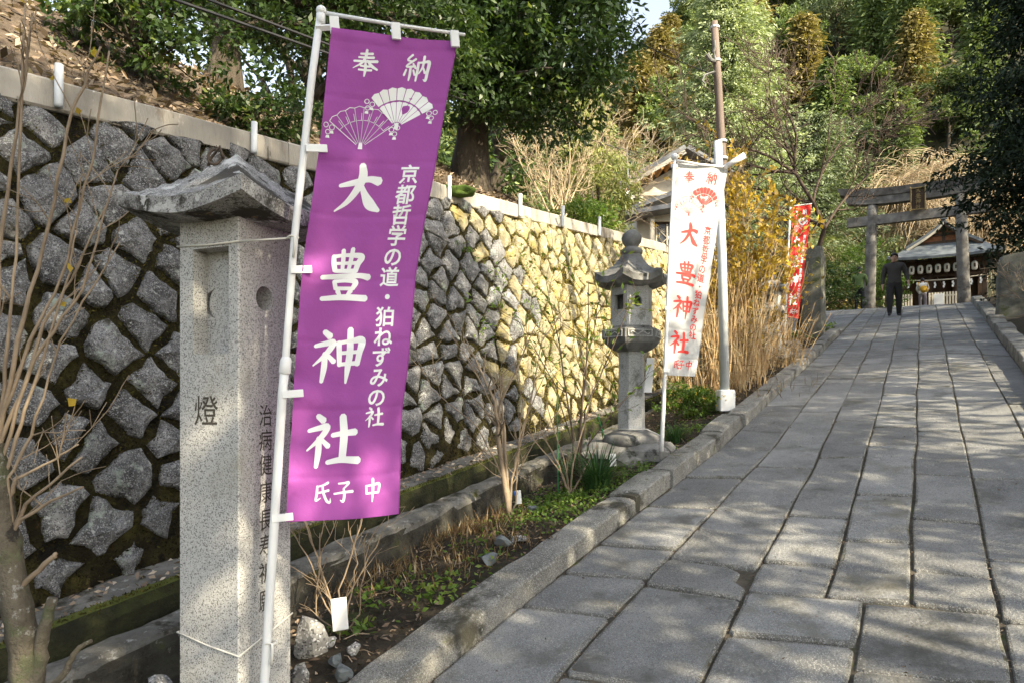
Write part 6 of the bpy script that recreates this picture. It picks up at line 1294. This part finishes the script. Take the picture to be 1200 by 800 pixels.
# ================================================================== forest on the hill
def kind_round(mat, seed, n=75, per=64, L=.42, hh=8.5, r=3.3, pine=False):
    root = empty('forest_tree', (0,0,0), 'x', 'tree'); els = []
    for k in range(9): a = k*2.4; q = random.uniform(.2,.75); els.append(((math.cos(a)*r*q, math.sin(a)*r*q, hh*random.uniform(.42,.88)), (r*.52, r*.52, hh*.17)))
    P, q = ellipsoid_clumps(els, n, .62 if not pine else .75, .4); Q, t = clump_leaves(P, q, per, L, L*(.45 if not pine else .22), .25, .7 if not pine else .5, tv=.35)
    mb = MB(); mb.smooth = True; limbs(mb, (0,0,0), (0,0,hh*.8), .2, P[:14], seed, n=6); mb.build('trunk', M['bark'], root); leaves_obj('crown', Q, t, M[mat], root); return root
def conifer(root, base, h, r, lev, nbr, nsp, per, L, W, mat, seed, droop=.5, zb=.1, tb=0, pw=.85):
    mb = MB(); mb.smooth = True; b = Vector(base); mb.tube([b-Vector((0,0,.4)), b+Vector((.05,0,h*.5)), b+Vector((0,0,h*.97))], [h*.022, h*.015, .03], 8)
    C, Dd = [], []
    for k in range(lev):
        t = zb + (1-zb)*k/lev; rr = r*(1-t)**pw*random.uniform(.78,1.12)+.12
        for j in range(nbr):
            a = j*2*math.pi/nbr + k*1.3 + random.uniform(-.3,.3); o = Vector((math.cos(a), math.sin(a), 0)); Lb = rr*random.uniform(.7,1.15); p0 = b+Vector((0,0,h*t))
            if k % 2 == 0 and t < .9: mb.tube([p0, p0+o*Lb*.5+Vector((0,0,Lb*.06)), p0+o*Lb*.95+Vector((0,0,-Lb*droop*.35))], [.03+Lb*.008, .02, .008], 4, cap=False)
            for q in range(nsp):
                f = (q+.6)/nsp; w = Lb*.22; C.append(p0+o*Lb*f+Vector((random.gauss(0,w*f), random.gauss(0,w*f), -Lb*droop*f*f*.45+random.gauss(0,.07)))); Dd.append(o*1.0+Vector((0,0,-droop*.8)))
    C = np.repeat(np.array([tuple(c) for c in C]), per, axis=0); D = np.repeat(np.array([tuple(c) for c in Dd]), per, axis=0); N = len(C); kt = np.repeat(NPR.normal(0,.14,N//per), per)
    C = C + NPR.normal(size=(N,3))*L*np.array([.6,.6,.22]); D = D + NPR.normal(size=(N,3))*.42; sc = NPR.uniform(.6,1.25,N)
    mb.build('trunk', M['bark'], root); leaves_obj('crown', leaf_quads(C, D, L*sc, W*sc, .25), np.clip(.5+tb+kt+NPR.normal(0,.18,N),0,1), M[mat], root); return root
pc_ = at(852, 262, 35); pc_.z = 6.4; r_ = empty('cedar_tree', pc_, 'huge pale green cedar with drooping sprays behind the slender steel pole', 'tree'); conifer(r_, pc_, 18.0, 5.0, 30, 13, 10, 22, .27, .075, 'cedar', 1, .55, .16, .05, .62)
pc_ = at(952, 262, 42); pc_.z = 7.0; r_ = empty('cedar_tree', pc_, 'rounded grey green cedar right of the huge pale one, above the torii', 'tree'); conifer(r_, pc_, 12.2, 4.4, 24, 12, 10, 18, .27, .08, 'hillgrey', 2, .5, .2, .05, .42)
K = {}
K['green'] = (kind_round('hillgreen', 1), 'rounded mid green tree on the forested hill'); K['green2'] = (kind_round('hillgreen', 5, 85, 60, .38, 9.5, 3.0), 'rounded mid green tree on the forested hill'); K['yellow'] = (kind_round('hillyellow', 2), 'yellow green broadleaf tree on the forested hill'); K['grey'] = (kind_round('hillgrey', 3, 70, 66, .5, 8, 3.4, True), 'grey green feathery tree on the forested hill')
K['brown'] = (conifer(empty('forest_tree', (0,0,0), 'x', 'tree'), (0,0,0), 11, 2.9, 24, 8, 5, 6, .55, .22, 'browncedar', 4, .35, .1, 0, .7), 'tawny winter brown cypress on the forested hill'); K['dark'] = (conifer(empty('forest_tree', (0,0,0), 'x', 'tree'), (0,0,0), 12, 2.8, 24, 8, 5, 6, .55, .2, 'hillgreen', 6, .4, .1, -.12, .75), 'dark green pointed conifer on the forested hill')
used = set(); rf_ = random.Random(21); spots = []
for az, r in ((30,73),(31.6,80),(29,86),(32.6,90),(30.6,97),(27.6,78),(33.6,77),(27,96),(31.2,110),(29.4,120),(32.8,104),(25.4,84),(24,76),(34.4,92)): spots.append((HL(az, r), az, r))
tries = 0
while len(spots) < 290 and tries < 16000:
    tries += 1; az = rf_.uniform(-15, 35.5); r = 44 + (205 if az > 10 else 130)*rf_.random()**1.05
    if r < interp(az, [(-24,40),(0,42),(12,60),(24,70),(39,70)])+2: continue
    p = HL(az, r)
    if any((p-q[0]).length < 3.2 + (r-44)*.020 for q in spots): continue
    spots.append((p, az, r))
for p, az, r in spots:
    px = 600+800*math.tan(R(az)); py = 465-800*((p.z+6-CAMZ)/(r*math.cos(R(az)))); x = rf_.random()
    if 720 < px < 810 and py > 0: kd = 'brown' if x < .5 else 'yellow' if x < .7 else 'green2'
    elif 880 < px < 965 and py < 90: kd = 'brown' if x < .3 else 'yellow' if x < .5 else 'green'
    elif px > 1000 and py < 60: kd = 'grey' if x < .5 else 'green' if x < .8 else 'dark'
    else: kd = ('green' if x < .34 else 'green2' if x < .52 else 'yellow' if x < .66 else 'grey' if x < .80 else 'dark' if x < .965 else 'brown')
    src, lab = K[kd]; sc = rf_.uniform(.85,1.25)*(1+.0022*(r-44))*(1 if az > -10 else .75)
    if kd not in used: used.add(kd); o = src; o.location = p - Vector((0,0,.4)); o.scale = (sc*1.05, sc*1.05, sc); o.rotation_euler = (0,0,rf_.uniform(0,6.28))
    else: o = copy_tree(src, p - Vector((0,0,.4)), (sc*1.05, sc*1.05, sc*rf_.uniform(.9,1.12)), rf_.uniform(0,6.28))
    zn = ('hidden behind the big evergreen on the bank' if px < 620 and py > 60 else 'rising over the big evergreen on the bank' if px < 620 else 'behind the bare beige tree' if px < 735 else 'at the skyline left of the huge cedar' if px < 800 and py < 75 else 'left of the huge pale cedar' if px < 800 else 'behind the huge pale cedar' if px < 930 and py > 60
          else 'near the top edge above the huge cedar' if px < 930 else 'near the top edge above the torii' if px < 1080 and py < 60 else 'midway up the slope above the torii' if px < 1080 and py < 135 else 'low on the slope right behind the torii' if px < 1080 else 'behind the tall dark evergreen')
    lab = lab.replace('on the forested hill', 'on the hill ' + zn)
    o['label'] = lab; o['group'] = lab.replace(' tree on', ' trees on').replace('cypress', 'cypresses').replace('conifer', 'conifers')
for kd in K:
    if kd not in used:
        for c in list(K[kd][0].children): bpy.data.objects.remove(c)
        bpy.data.objects.remove(K[kd][0])
# ================================================================== the wooded right side, outside the frame, that shades path and wall
def shade_tree(label, x, y, h0, h1, rx, ry, n, trunk=.16, per=46, rc=.5):
    z0 = pz(x, y); p = Vector((x, y, z0)); els = [((x, y, z0+(h0+h1)/2), (rx, ry, (h1-h0)/2)), ((x+.3*rx, y+.3*ry, z0+h0+(h1-h0)*.75), (rx*.7, ry*.7, (h1-h0)*.3)), ((x-.35*rx, y-.3*ry, z0+h0+(h1-h0)*.3), (rx*.7, ry*.7, (h1-h0)*.3))]
    return leafy_tree('roadside_tree', label, p, els, n, rc, per, .2, .085, 'oak', trunk, (x, y, z0+h0+(h1-h0)*.8), group='trees along the right side of the path', ntarget=14)
for a in SHADE: shade_tree(*a)
